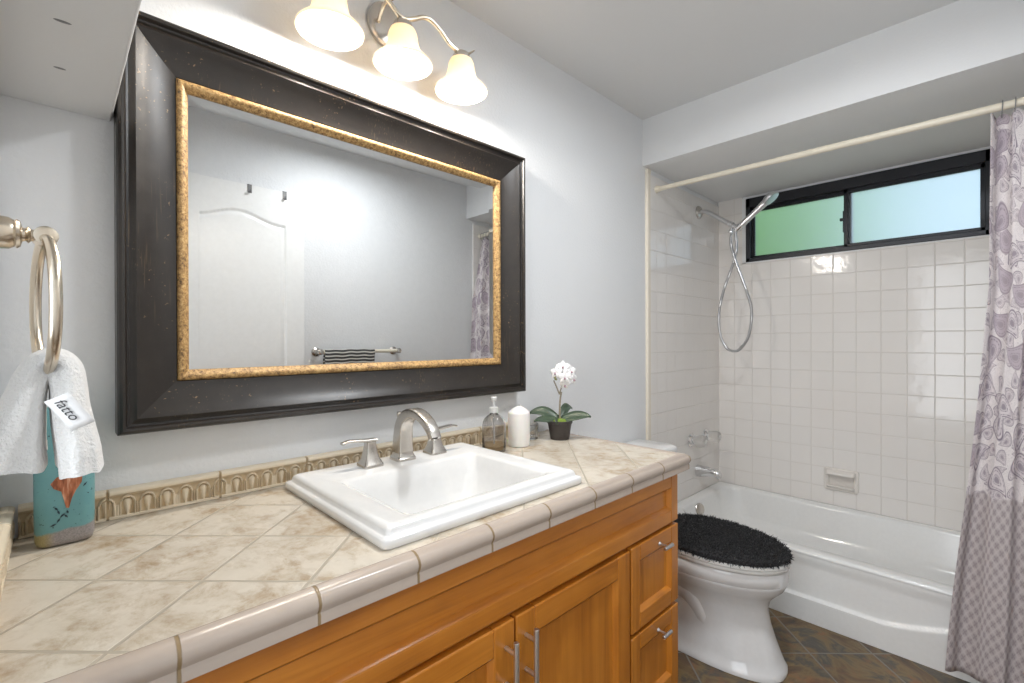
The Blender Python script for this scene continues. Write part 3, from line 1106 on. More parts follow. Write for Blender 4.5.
# ------------------------------------------------------------------ vanity light
LY = -0.120
LX = [0.510, 0.722, 0.934]
lamp = thing('vanity_light', 'three lamp nickel wall light above the mirror with bell glass shades', 'light', (0.727, 0.0, 2.21))
m = MB()
rings = []
for (k_, y_) in ((1.0, 0.0005), (1.0, 0.012), (0.94, 0.018), (0.80, 0.021), (0.3, 0.022)):
    rings.append([(0.729 + 0.058 * k_ * math.cos(2 * PI * j / 40), -y_, 2.215 + 0.066 * k_ * math.sin(2 * PI * j / 40)) for j in range(40)])
m.loft(rings)
bp = build('backplate', m, 'nickel', lamp)
m = MB()
m.tube(smooth_path([(0.700, -0.018, 2.206), (0.690, -0.07, 2.226), (0.692, LY, 2.222)], 6), 0.0058, 12)
wave = []
zl = 2.172
wave = [(0.452, LY, zl + 0.028), (0.470, LY, zl + 0.010), (0.490, LY, zl + 0.002), (LX[0], LY, zl + 0.003), (0.545, LY, zl + 0.020), (0.580, LY, zl + 0.046), (0.616, LY, zl + 0.056), (0.655, LY, zl + 0.048), (0.690, LY, zl + 0.022), (LX[1], LY, zl + 0.004),
        (0.758, LY, zl + 0.020), (0.790, LY, zl + 0.040), (0.820, LY, zl + 0.044), (0.852, LY, zl + 0.030), (0.885, LY, zl + 0.006), (0.915, LY, zl - 0.004), (LX[2] + 0.008, LY, zl - 0.004), (0.962, LY, zl + 0.004), (0.988, LY, zl + 0.026)]
wp = smooth_path(wave, 5)
nw_ = len(wp)
rad = [0.0022 + 0.0048 * min(1, min(i, nw_ - 1 - i) / 10) for i in range(nw_)]
m.tube(wp, rad, 12)
build('arm', m, 'nickel_warm', lamp)
for i, lx in enumerate(LX):
    zc_ = zl - 0.004
    m = MB()
    m.lathe([(0.012, 0.0), (0.024, -0.004), (0.027, -0.012), (0.026, -0.022), (0.022, -0.024)], (lx, LY, zc_), n=24)
    so = build('socket', m, 'nickel', lamp)
    m = MB()
    m.lathe([(0.026, 0.0), (0.034, -0.005), (0.0385, -0.016), (0.0415, -0.036), (0.046, -0.056), (0.054, -0.072), (0.066, -0.084), (0.076, -0.092), (0.081, -0.098), (0.082, -0.103)], (lx, LY, zc_ - 0.022), n=40, cap0=False, cap1=False)
    sh = build('lamp_shade', m, 'shade', lamp, solid=0.0035)
    m = MB()
    m.lathe([(0.0, 0.0), (0.013, 0.0005), (0.014, -0.022), (0.020, -0.038), (0.0265, -0.050), (0.0275, -0.060), (0.025, -0.072), (0.016, -0.083), (0.006, -0.087), (0.0, -0.0875)], (lx, LY, zc_ - 0.024), n=24, cap0=False, cap1=False)
    bu = build('bulb', m, 'bulb', lamp)
    bu.visible_shadow = True
    ld = bpy.data.lights.new('bulb_glow', 'POINT')
    ld.energy = BULB_W
    ld.color = (1.0, 0.945, 0.87)
    ld.shadow_soft_size = 0.022
    lo = bpy.data.objects.new('bulb_glow', ld)
    COL.objects.link(lo)
    lo.location = (lx, LY, zc_ - 0.119)

# ------------------------------------------------------------------ round ceiling light over the middle of the room
KX, KY = 1.22, -0.96
m = MB()
m.lathe([(0.110, 0.0), (0.122, -0.003), (0.122, -0.022), (0.116, -0.026), (0.110, -0.022), (0.107, -0.008), (0.0, -0.008)], (KX, KY, ZC), n=40, cap0=False, cap1=False)
cl = build('ceiling_lamp', m, 'dish', None)
cl['kind'] = 'structure'
ld = bpy.data.lights.new('ceiling_glow', 'AREA')
ld.shape = 'DISK'
ld.size = 0.20
ld.energy = CEIL_W
ld.color = (0.93, 0.965, 1.0)
lo = bpy.data.objects.new('ceiling_glow', ld)
COL.objects.link(lo)
lo.location = (KX, KY, ZC - 0.014)

# ------------------------------------------------------------------ towel ring and towel
RC = Vector((-0.007, -0.635, 1.2860))
RR = 0.0680
ring = thing('towel_ring', 'warm nickel towel ring on the left wall', 'towel ring', (XL, -0.635, 1.357))
m = MB()
m.lathe([(0.030, 0.0), (0.030, 0.004), (0.026, 0.007), (0.020, 0.010), (0.0175, 0.016), (0.0165, 0.030), (0.0155, 0.043), (0.0130, 0.047), (0.0145, 0.0485), (0.0125, 0.051), (0.007, 0.0525), (0.0065, 0.0545), (0.0085, 0.0565), (0.006, 0.0585), (0.0055, 0.061)], (XL, -0.635, 1.357), (1, 0, 0), 28)
m.lathe([(0.0070, -0.0095), (0.0095, -0.0085), (0.0095, 0.0085), (0.0070, 0.0095)], (RC.x, -0.635, 1.357), (0.17, -0.985, 0), 20)
build('post', m, 'nickel_warm', ring)
m = MB()
rdir = Vector((-0.12, 1.0, 0)).normalized()
pts = [RC + (rdir * math.cos(a) + Vector((0, 0, 1)) * math.sin(a)) * RR for a in [2 * PI * j / 72 for j in range(72)]]
n_ = 12
rings = []
side = rdir.cross(Vector((0, 0, 1)))
for j, p in enumerate(pts):
    o_ = (p - RC).normalized()
    rings.append([p + (o_ * math.cos(2 * PI * q / n_) + side * math.sin(2 * PI * q / n_)) * 0.0049 for q in range(n_)])
rings.append(rings[0])
m.loft(rings, True, False, False)
build('ring', m, 'nickel_warm', ring)

tow = thing('hand_towel', 'white hand towel pulled through the towel ring', 'towel', (-0.006, -0.64, 1.12))
m = MB()
# path over the bottom of the ring; (x, z, half width along y, half thickness, y centre)
TP = [(-0.033, 1.132, 0.050, 0.0270, -0.628), (-0.031, 1.150, 0.048, 0.0245, -0.628), (-0.026, 1.172, 0.044, 0.0195, -0.630), (-0.021, 1.195, 0.036, 0.0150, -0.632), (-0.016, 1.214, 0.030, 0.0135, -0.634), (-0.009, 1.226, 0.028, 0.0135, -0.636), (0.000, 1.2290, 0.027, 0.0145, -0.638),
      (0.007, 1.221, 0.029, 0.0145, -0.640), (0.010, 1.203, 0.034, 0.0140, -0.642), (0.011, 1.185, 0.038, 0.0145, -0.645), (0.0135, 1.164, 0.042, 0.0155, -0.648), (0.0165, 1.143, 0.046, 0.0165, -0.650), (0.0180, 1.125, 0.047, 0.0170, -0.650)]
sp = smooth_path([(a, 0, b) for a, b, *_ in TP], 5)
sw_ = smooth_path([(a, b, c_) for _, _, a, b, c_ in TP], 5)
rings = []
NS = 56
for i, p in enumerate(sp):
    d = (sp[min(i + 1, len(sp) - 1)] - sp[max(i - 1, 0)]).normalized()
    nr = Vector((-d.z, 0, d.x))
    hw, ht, yc = sw_[i]
    tt = i / (len(sp) - 1)
    fold = 0.35 + 0.9 * abs(tt - 0.5)
    ringp = []
    for q in range(NS):
        a = 2 * PI * q / NS
        ca, sa = math.cos(a), math.sin(a)
        yy = math.copysign(abs(ca) ** 0.75, ca) * hw
        ph = yy / hw
        wob = 0.10 * math.sin(ph * 5.2 + 1.1 + 2.5 * tt) + 0.06 * math.sin(ph * 9.5 + 4 * tt)
        if sa * ca != 0:
            yy *= 1 + 0.10 * math.sin(sa * 7.0 + 2.0 * tt) * fold
        tn = math.copysign(abs(sa) ** 0.7, sa) * ht + wob * ht * 0.9 * fold
        base = Vector((p.x, yc + yy, p.z)) + nr * tn
        if i < 4 or i > len(sp) - 5:
            base.z += 0.006 * math.sin(ph * 3.0 + 0.5)
        ringp.append(base)
    rings.append(ringp)
m.loft(rings)
build('towel_cloth', m, 'towel', tow, smooth=80)
# sewn label
tg = MB()
o0 = Vector((0.0400, -0.690, 1.1915))
ux = Vector((0.0215, -0.004, -0.0330)) * 0.86
uy = Vector((0.0145, -0.005, 0.0070)) * 1.1
pr = []
for i in range(7):
    for_row = []
    for j in range(5):
        b_ = 0.0012 * math.sin(i / 6 * PI) - 0.003 * (j / 4 - 0.5) ** 2
        for_row.append(o0 + ux * (i / 6) + uy * (j / 4) + Vector((0.2, -0.9, 0.2)) * b_)
    pr.append(for_row)
TAGO = Vector((-0.0070, -0.7110, 1.1960)) - o0
pr = [[p + TAGO for p in r] for r in pr]
tg.grid(pr)
tgo = build('label', tg, 'tag', tow, smooth=80, solid=0.0008)
fc = bpy.data.curves.new('lettering', 'FONT')
fc.body = 'fatto'
fc.size = 0.0115
fc.shear = 0.3
fc.extrude = 0.0001
fo = bpy.data.objects.new('lettering', fc)
me_t = fo.to_mesh()
X = ux.normalized()
Nn = X.cross(uy).normalized()
if Nn.y > 0:
    Nn = -Nn
Y = Nn.cross(X)
vs = [o0 + TAGO + ux * 0.10 + uy * 0.30 + X * v.co.x + Y * v.co.y + Nn * (0.0022 + v.co.z) for v in me_t.vertices]
fs = [tuple(p.vertices) for p in me_t.polygons]
mb = MB()
mb.add(vs, fs)
fo.to_mesh_clear()
bpy.data.objects.remove(fo)
build('lettering', mb, 'ink', tgo, smooth=0)

# ------------------------------------------------------------------ turquoise vase behind the towel
VC = (0.013, -0.088)
vase = thing('painted_vase', 'turquoise vase painted with an orange shell in the counter corner', 'vase', (VC[0], VC[1], ZT))
m = MB()
vh = [(0.0, 0.034, 0.021), (0.004, 0.039, 0.026), (0.012, 0.0412, 0.0282), (0.10, 0.0420, 0.029), (0.215, 0.0420, 0.029), (0.240, 0.038, 0.027), (0.250, 0.030, 0.022), (0.255, 0.018, 0.016), (0.268, 0.016, 0.015), (0.270, 0.014, 0.013), (0.255, 0.013, 0.012)]
m.loft([rrect(VC[0], VC[1], a, b, b * 0.78, ZT + 0.0008 + z_, 8) for z_, a, b in vh])
build('body', m, 'vase', vase, smooth=50)


def vase_front(x):
    """y of the front face of the vase at x"""
    dx = abs(x - VC[0])
    hx_, hy_, r_ = 0.0419, 0.0289, 0.0289 * 0.78
    if dx <= hx_ - r_:
        return VC[1] - hy_
    t_ = min(r_, dx - (hx_ - r_))
    return VC[1] - (hy_ - r_) - math.sqrt(max(0, r_ * r_ - t_ * t_))


def decal(name, poly, mat, th=0.0010):
    m = MB()
    f = [(x, vase_front(x) - th, z) for x, z in poly]
    b = [(x, vase_front(x) + 0.0006, z) for x, z in poly]
    m.loft([b, f])
    return build(name, m, mat, vase, smooth=0)


decal('shell_motif', [(0.016 + (x - 0.022) * 1.02, z) for x, z in [(0.000, 0.992), (0.008, 1.003), (0.022, 1.008), (0.036, 1.006), (0.042, 0.998), (0.041, 0.988), (0.034, 0.976), (0.028, 0.962), (0.024, 0.944), (0.020, 0.945), (0.017, 0.962), (0.014, 0.976), (0.004, 0.983)]], 'shell')
decal('small_shell_motif', [(0.036, 1.020), (0.039, 1.036), (0.044, 1.036), (0.045, 1.018), (0.041, 1.004), (0.038, 1.008)], 'shell')
for (x, z, l, an) in ((-0.003, 0.917, 0.010, 0.4), (0.004, 0.924, 0.009, 1.0), (0.009, 0.932, 0.010, 0.8), (0.014, 0.930, 0.009, 2.2), (0.004, 0.939, 0.009, 1.9), (0.001, 0.946, 0.008, 2.2), (0.016, 0.937, 0.007, 1.9), (0.040, 0.983, 0.010, 0.9), (0.006, 1.014, 0.008, 0.6)):
    cx_, sx_ = math.cos(an) * l / 2, math.sin(an) * l / 2
    px_, pz_ = -math.sin(an) * 0.0016, math.cos(an) * 0.0016
    poly = [(x - cx_, z - sx_), (x + px_, z + pz_), (x + cx_, z + sx_), (x - px_, z - pz_)]
    dk = MB()
    dk.loft([[(a, vase_front(a) + 0.0005, b) for a, b in poly], [(a, vase_front(a) - 0.0008, b) for a, b in poly]])
    build('dark_fleck', dk, 'speck', vase, smooth=0)

# ------------------------------------------------------------------ soap bottle, candle, tealight glass, orchid
B = (1.062, -0.128)
soap = thing('soap_dispenser', 'smoked glass soap bottle with clear pump behind the sink', 'soap bottle', (B[0], B[1], ZT))
m = MB()
ZB = ZT + 0.0008
m.lathe([(0.034, 0.0), (0.039, 0.003), (0.040, 0.010), (0.040, 0.090), (0.038, 0.102), (0.031, 0.115), (0.021, 0.123), (0.015, 0.126), (0.0135, 0.130), (0.0135, 0.138), (0.0105, 0.138), (0.0105, 0.126), (0.018, 0.120), (0.029, 0.110), (0.036, 0.098), (0.0375, 0.088), (0.0375, 0.010), (0.034, 0.006)], (B[0], B[1], ZB), n=36)
build('bottle', m, 'smoke', soap, smooth=50)
m = MB()
m.lathe([(0.033, 0.0065), (0.0368, 0.011), (0.0368, 0.022), (0.0, 0.022)], (B[0], B[1], ZB), n=32, cap1=False)
build('liquid_soap', m, 'soap', soap)
m = MB()
m.lathe([(0.0150, 0.132), (0.0150, 0.149), (0.0125, 0.151), (0.0055, 0.153), (0.0055, 0.172), (0.0105, 0.173), (0.0110, 0.182), (0.0085, 0.185), (0.0, 0.1855)], (B[0], B[1], ZB), n=24, cap1=False)
m.tube(smooth_path([(B[0], B[1], ZB + 0.178), (B[0] + 0.015, B[1] + 0.012, ZB + 0.179), (B[0] + 0.026, B[1] + 0.021, ZB + 0.174)], 4), 0.0042, 10)
m.lathe([(0.0025, 0.012), (0.0025, 0.134)], (B[0], B[1], ZB), n=8)
build('pump', m, 'pump', soap)

Cc = (1.187, -0.122)
candle = thing('pillar_candle', 'white pillar candle between soap bottle and potted orchid', 'candle', (Cc[0], Cc[1], ZT))
m = MB()
m.lathe([(0.036, 0.0), (0.0385, 0.002), (0.039, 0.008), (0.039, 0.114), (0.0383, 0.119), (0.035, 0.1225), (0.024, 0.131), (0.012, 0.138), (0.005, 0.1405), (0.0, 0.141)], (Cc[0], Cc[1], ZB), n=36, cap1=False)
build('wax', m, 'wax', candle, smooth=60)
m = MB()
m.tube([(Cc[0], Cc[1], ZB + 0.138), (Cc[0] + 0.001, Cc[1], ZB + 0.143), (Cc[0] + 0.002, Cc[1] + 0.001, ZB + 0.145)], 0.0011, 6)
build('wick', m, 'wick', candle)

Gc = (1.300, -0.072)
tl = thing('tealight_glass', 'small clear glass cup between the candle and the potted orchid', 'glass', (Gc[0], Gc[1], ZT))
m = MB()
m.lathe([(0.026, 0.0), (0.028, 0.002), (0.030, 0.055), (0.0295, 0.057), (0.028, 0.055), (0.0255, 0.010), (0.0, 0.008)], (Gc[0], Gc[1], ZB), n=32, cap1=False)
build('cup', m, 'clear', tl)

Oc = Vector((1.378, -0.150, ZB))
orchid = thing('potted_orchid', 'white orchid in a small dark brown pot at the counter end', 'plant', tuple(Oc))
m = MB()
m.lathe([(0.034, 0.0), (0.036, 0.002), (0.0455, 0.060), (0.0485, 0.061), (0.0490, 0.071), (0.0465, 0.072), (0.0440, 0.060), (0.0, 0.060)], tuple(Oc), n=36, cap1=False)
build('pot', m, 'pot', orchid, smooth=40)
m = MB()
m.lathe([(0.0440, 0.0605), (0.036, 0.069), (0.020, 0.075), (0.0, 0.077)], tuple(Oc), n=24, cap1=False)
build('moss', m, 'soil', orchid)
RIGHT = Vector((0.717, -0.697, 0))
AWAY = Vector((0.697, 0.717, 0))


def leaf(dirv, L, W, rise, drop, nm='leaf'):
    m = MB()
    d = dirv.normalized()
    sd = Vector((0, 0, 1)).cross(d)
    sg = 1 if sd.dot(AWAY) > 0 else -1
    sd = (sd + Vector((0, 0, 0.75 * sg))).normalized()
    rows = []
    for i in range(13):
        t_ = i / 12
        c_ = Oc + Vector((0, 0, 0.068)) + d * (L * t_) + Vector((0, 0, rise * math.sin(t_ * PI * 0.75) - drop * t_ * t_))
        w_ = W * (math.sin(PI * min(1, t_ * 0.86 + 0.14)) ** 0.7)
        rows.append([c_ + sd * (w_ * s_) + Vector((0, 0, 0.006 * abs(s_) - 0.002)) for s_ in (-1, -0.6, -0.25, 0, 0.25, 0.6, 1)])
    m.grid(rows)
    return build(nm, m, 'leaf', orchid, smooth=80, solid=0.0022)


leaf(-RIGHT * 0.98 + AWAY * 0.30, 0.122, 0.025, 0.034, 0.004)
leaf(-RIGHT * 0.9 - AWAY * 0.40, 0.108, 0.018, 0.008, 0.000)
leaf(RIGHT * 0.98 - AWAY * 0.25, 0.118, 0.025, 0.018, -0.006)
leaf(RIGHT * 0.55 + AWAY * 0.75, 0.098, 0.018, 0.045, -0.002)
leaf(-RIGHT * 0.3 - AWAY * 0.95, 0.055, 0.018, 0.006, 0.010)
m = MB()
top_s = Oc + Vector((0, 0, 0.178))
m.tube(smooth_path([Oc + Vector((0, 0, 0.060)), Oc + Vector((0.001, 0, 0.11)), Oc + Vector((0.003, 0, 0.145)), top_s + Vector((0.006, -0.004, 0))], 5), [0.0042 - 0.00006 * i for i in range(16)], 10)
hub = top_s + RIGHT * 0.010
m.tube(smooth_path([top_s - Vector((0, 0, 0.01)), top_s - RIGHT * 0.012 + Vector((0, 0, 0.020)), top_s - RIGHT * 0.022 + Vector((0, 0, 0.044))], 5), 0.0026, 8)
m.tube(smooth_path([top_s - Vector((0, 0, 0.005)), hub + Vector((0, 0, 0.025)), hub + RIGHT * 0.012 + Vector((0, 0, 0.062))], 5), 0.0024, 8)
build('stem', m, 'stem', orchid)


def blossom(c_, look, size):
    m = MB()
    n_ = look.normalized()
    e1 = n_.orthogonal().normalized()
    # keep one petal up
    upv = (Vector((0, 0, 1)) - n_ * n_.z).normalized()
    e1 = upv.cross(n_)
    for k_, (an, L, W) in enumerate(((90, 1.05, 0.33), (18, 1.05, 0.48), (162, 1.05, 0.48), (234, 1.0, 0.31), (306, 1.0, 0.31))):
        a = math.radians(an)
        d = e1 * math.cos(a) + upv * math.sin(a)
        sd = n_.cross(d)
        rows = []
        for i in range(7):
            t_ = i / 6
            w_ = size * W * math.sin(PI * (0.10 + 0.86 * t_)) ** 0.8
            c2 = c_ + d * (size * L * t_) + n_ * (size * (0.30 * t_ - 0.38 * t_ * t_) + 0.0006 * k_)
            rows.append([c2 + sd * (w_ * s_) + n_ * (-0.10 * size * s_ * s_) for s_ in (-1, -0.5, 0, 0.5, 1)])
        m.grid(rows)
    f_ = build('flower', m, 'petal', orchid, smooth=80, solid=0.0008)
    m = MB()
    m.lathe([(0.0, 0.0), (0.0036, 0.001), (0.0046, 0.005), (0.0024, 0.010), (0.0, 0.012)], tuple(c_ - upv * 0.002), tuple(n_ - upv * 0.4), 10, False, False)
    build('flower_lip', m, 'lip', f_)


fc0 = top_s + RIGHT * 0.012 + Vector((0, 0, 0.052))
VIEW = -AWAY
for (r_, z_, a_, s_, lr, lz) in ((0.000, 0.036, -0.012, 0.026, -0.1, 0.35), (-0.022, 0.018, -0.010, 0.024, -0.5, 0.1), (0.024, 0.022, -0.008, 0.027, 0.5, 0.2), (0.004, 0.004, -0.022, 0.026, 0.1, -0.1), (0.032, -0.002, -0.004, 0.022, 0.8, -0.2), (0.006, -0.020, -0.010, 0.020, 0.0, -0.5), (0.016, 0.014, 0.016, 0.024, 0.6, 0.5)):
    blossom(fc0 + RIGHT * r_ * 1.25 + Vector((0, 0, z_ * 1.2)) + AWAY * a_, VIEW + RIGHT * lr * 1.3 + Vector((0, 0, lz * 1.3)), s_ * 1.02)
for (r_, z_, c_) in ((-0.032, 0.006, 0.0065), (-0.026, -0.004, 0.005)):
    p = fc0 + RIGHT * r_ + Vector((0, 0, z_))
    m = MB()
    m.lathe([(0.0, -c_ * 1.3), (c_ * 0.8, -c_ * 0.6), (c_, 0), (c_ * 0.7, c_ * 0.8), (0.0, c_ * 1.3)], tuple(p), (-0.5, 0.5, 0.3), 12, False, False)
    build('bud', m, 'bud', orchid)

# ------------------------------------------------------------------ toilet
TX = 1.935
toilet = thing('toilet', 'white toilet between the vanity and the bathtub', 'toilet', (TX, -0.4, 0.0))


def egg(cx_, hx_, yf, yb, z, n=48, pw=2.0):
    """egg ring: widest a little behind the middle"""
    out = []
    ym = yb + (yf - yb) * 0.46
    for j in range(n):
        a = 2 * PI * j / n
        ca, sa = math.cos(a), math.sin(a)
        x = cx_ + hx_ * math.copysign(abs(ca) ** (2 / pw), ca)
        ln = (yb - ym) if sa > 0 else (ym - yf)
        p_ = 2 / pw if sa <= 0 else 2 / (pw + 0.8)
        y = ym + ln * math.copysign(abs(sa) ** p_, sa)
        out.append((x, y, z))
    return out


m = MB()
m.loft([egg(TX, 0.140, -0.766, -0.16, 0.0015, pw=2.6), egg(TX, 0.140, -0.766, -0.16, 0.018, pw=2.6), egg(TX, 0.135, -0.760, -0.16, 0.024, pw=2.6), egg(TX, 0.129, -0.748, -0.16, 0.06, pw=2.5),
        egg(TX, 0.121, -0.730, -0.17, 0.11, pw=2.4), egg(TX, 0.114, -0.712, -0.18, 0.17, pw=2.3), egg(TX, 0.114, -0.703, -0.18, 0.225, pw=2.2), egg(TX, 0.127, -0.712, -0.18, 0.262, pw=2.1),
        egg(TX, 0.150, -0.735, -0.18, 0.290, pw=2.05), egg(TX, 0.170, -0.757, -0.18, 0.312, pw=2.0), egg(TX, 0.180, -0.767, -0.18, 0.332), egg(TX, 0.183, -0.770, -0.18, 0.340), egg(TX, 0.182, -0.769, -0.18, 0.344), egg(TX, 0.186, -0.774, -0.18, 0.348),
        egg(TX, 0.186, -0.774, -0.18, 0.385), egg(TX, 0.183, -0.771, -0.18, 0.393), egg(TX, 0.172, -0.758, -0.19, 0.396), egg(TX, 0.12, -0.70, -0.25, 0.396), egg(TX, 0.10, -0.66, -0.32, 0.30), egg(TX, 0.04, -0.50, -0.42, 0.22)])
m.box(TX - 0.105, TX + 0.105, -0.24, -0.02, 0.10, 0.395)
# trapway relief on each side
for sgn in (-1, 1):
    m.tube(smooth_path([(TX + sgn * 0.070, -0.20, 0.10), (TX + sgn * 0.088, -0.30, 0.19), (TX + sgn * 0.086, -0.40, 0.24), (TX + sgn * 0.080, -0.47, 0.20), (TX + sgn * 0.070, -0.52, 0.10)], 5), 0.042, 14)
build('bowl', m, 'porcelain', toilet, smooth=50, bevel=0.0)
m = MB()
m.loft([rrect(TX, -0.122, 0.215, 0.098, 0.035, 0.392), rrect(TX, -0.122, 0.222, 0.102, 0.035, 0.45), rrect(TX, -0.120, 0.230, 0.106, 0.035, 0.695), rrect(TX, -0.120, 0.228, 0.104, 0.033, 0.702)])
build('tank', m, 'porcelain', toilet, smooth=50)
m = MB()
m.loft([rrect(TX, -0.123, 0.238, 0.113, 0.038, 0.700), rrect(TX, -0.123, 0.241, 0.116, 0.040, 0.705), rrect(TX, -0.123, 0.241, 0.116, 0.040, 0.726), rrect(TX, -0.123, 0.236, 0.111, 0.038, 0.737), rrect(TX, -0.123, 0.222, 0.098, 0.034, 0.743), rrect(TX, -0.123, 0.10, 0.05, 0.03, 0.745)])
build('tank_lid', m, 'porcelain', toilet, smooth=50)
m = MB()
m.lathe([(0.010, 0), (0.010, 0.012), (0.006, 0.014)], (TX - 0.165, -0.226, 0.65), (0, -1, 0), 14)
m.tube(smooth_path([(TX - 0.165, -0.240, 0.65), (TX - 0.13, -0.244, 0.648), (TX - 0.09, -0.243, 0.642)], 4), 0.006, 10)
build('flush_lever', m, 'chrome', toilet)
m = MB()
m.loft([egg(TX, 0.182, -0.772, -0.262, 0.398), egg(TX, 0.186, -0.776, -0.260, 0.402), egg(TX, 0.186, -0.776, -0.260, 0.409), egg(TX, 0.182, -0.772, -0.262, 0.412)])
build('seat', m, 'seat', toilet, smooth=50)
m = MB()
m.loft([egg(TX, 0.183, -0.774, -0.262, 0.4135), egg(TX, 0.188, -0.779, -0.260, 0.417), egg(TX, 0.188, -0.779, -0.260, 0.425), egg(TX, 0.182, -0.772, -0.262, 0.4295), egg(TX, 0.15, -0.73, -0.28, 0.431)])
build('lid', m, 'seat', toilet, smooth=50)
for sgn in (-1, 1):
    m = MB()
    m.lathe([(0.014, 0.0), (0.014, 0.016), (0.010, 0.02)], (TX + sgn * 0.075, -0.248, 0.397), (0, 0, 1), 14)
    build('hinge', m, 'seat', toilet)

# shaggy lid cover
random.seed(11)
m = MB()
lev = [(0.183, -0.772, -0.265, 0.429), (0.186, -0.775, -0.260, 0.434), (0.186, -0.775, -0.260, 0.442), (0.183, -0.772, -0.263, 0.449), (0.165, -0.750, -0.28, 0.454), (0.12, -0.69, -0.33, 0.457), (0.06, -0.60, -0.42, 0.458)]
m.loft([egg(TX, *l_, n=72) for l_ in lev])
base_f = [f for f in m.f]
verts = [Vector(v) for v in m.v]
# tufts standing on the cover
cands = []
for f in base_f[:-2]:
    vs_ = [verts[i] for i in f]
    c_ = sum(vs_, Vector()) / len(vs_)
    nrm = (vs_[1] - vs_[0]).cross(vs_[2] - vs_[0])
    area = nrm.length
    if area > 1e-9:
        nrm = nrm.normalized()
        if nrm.dot(c_ - Vector((TX, -0.52, 0.40))) < 0:
            nrm = -nrm
        cands.append((vs_, nrm, area))
cap_ring = [verts[i] for i in base_f[-1]]
cc = sum(cap_ring, Vector()) / len(cap_ring)
for i in range(len(cap_ring)):
    cands.append(([cc, cap_ring[i], cap_ring[(i + 1) % len(cap_ring)], cc], Vector((0, 0, 1)), 0.0006))
tot = sum(a for _, _, a in cands)
for vs_, nrm, area in cands:
    cnt = area / tot * 9500
    cnt = int(cnt) + (1 if random.random() < cnt - int(cnt) else 0)
    for _ in range(cnt):
        u_, v_ = random.random(), random.random()
        p = (vs_[0] * (1 - u_) + vs_[1] * u_) * (1 - v_) + (vs_[3] * (1 - u_) + vs_[2] * u_) * v_
        d = (nrm + Vector((random.gauss(0, 0.5), random.gauss(0, 0.5), random.gauss(0, 0.35)))).normalized()
        e1 = d.orthogonal().normalized()
        e2 = d.cross(e1)
        L = random.uniform(0.007, 0.016)
        r_ = random.uniform(0.0011, 0.0018)
        base = [p - nrm * 0.001 + (e1 * math.cos(q * 2.094) + e2 * math.sin(q * 2.094)) * r_ for q in range(3)]
        bend = Vector((random.gauss(0, 0.3), random.gauss(0, 0.3), random.gauss(-0.1, 0.2))) * L
        mid = [b_ + d * L * 0.6 for b_ in base]
        tip = p + d * L + bend
        m.add([*base, *mid, tip], [(0, 1, 4, 3), (1, 2, 5, 4), (2, 0, 3, 5), (3, 4, 6), (4, 5, 6), (5, 3, 6)])
cover = build('toilet_lid_cover', m, 'fur', None, smooth=60, loc=(TX, -0.52, 0.43))
tag(cover, 'black shaggy cover on the closed toilet lid', 'toilet lid cover')

# ------------------------------------------------------------------ bathtub
tub = thing('bathtub', 'white bathtub in the tiled alcove under the window', 'bathtub', (2.80, -0.76, 0.0))
TBX0, TBX1, TBY0, TBY1 = 2.392, XT - 0.001, YF + t0 + 0.002, -t0 - 0.002
TZ = 0.306
tcx, tcy = (TBX0 + TBX1) / 2, (TBY0 + TBY1) / 2
thx, thy = (TBX1 - TBX0) / 2, (TBY1 - TBY0) / 2
m = MB()
ic = tcx + 0.012
m.loft([rrect(tcx, tcy, thx - 0.004, thy, 0.01, TZ - 0.016, 8), rrect(tcx, tcy, thx - 0.002, thy, 0.01, TZ - 0.008, 8), rrect(tcx, tcy, thx - 0.008, thy - 0.004, 0.01, TZ - 0.001, 8), rrect(tcx, tcy, thx - 0.020, thy - 0.012, 0.014, TZ, 8),
        rrect(ic, tcy, thx - 0.060, thy - 0.052, 0.10, TZ - 0.001, 8), rrect(ic, tcy, thx - 0.068, thy - 0.060, 0.10, TZ - 0.006, 8), rrect(ic, tcy, thx - 0.074, thy - 0.066, 0.10, TZ - 0.020, 8),
        rrect(ic, tcy + 0.02, thx - 0.098, thy - 0.115, 0.13, TZ - 0.16, 8), rrect(ic, tcy + 0.03, thx - 0.130, thy - 0.165, 0.13, TZ - 0.215, 8), rrect(ic, tcy + 0.03, thx - 0.20, thy - 0.24, 0.12, TZ - 0.235, 8)], True, False, True)


def apron_x(y, z):
    yy = abs(y + 0.775)
    zl_ = 0.106 + (0.12 * max(0, (yy - 0.20) / 0.40) ** 1.3 if yy > 0.20 else 0)
    t_ = max(0, min(1, (z - zl_ + 0.004) / 0.008))
    t_ = t_ * t_ * (3 - 2 * t_)
    top_ = max(0, min(1, (z - 0.235) / 0.05))
    return TBX0 - 0.008 + 0.016 * t_ - 0.006 * top_ * top_ * (3 - 2 * top_)


rows = []
for i in range(121):
    y = TBY0 + (TBY1 - TBY0) * i / 120
    rows.append([(apron_x(y, z), y, z) for z in [0.001 + (TZ - 0.017) * j / 60 for j in range(61)]])
m.grid(rows)
build('tub_shell', m, 'tub', tub, smooth=60)
m = MB()
m.lathe([(0.034, 0.0), (0.034, 0.004), (0.030, 0.008), (0.012, 0.010), (0.0, 0.010)], (2.715, TBY1 - 0.080, 0.256), (-0.35, -1, 0.30), 28, True, False)
build('overflow_plate', m, 'nickel', tub)

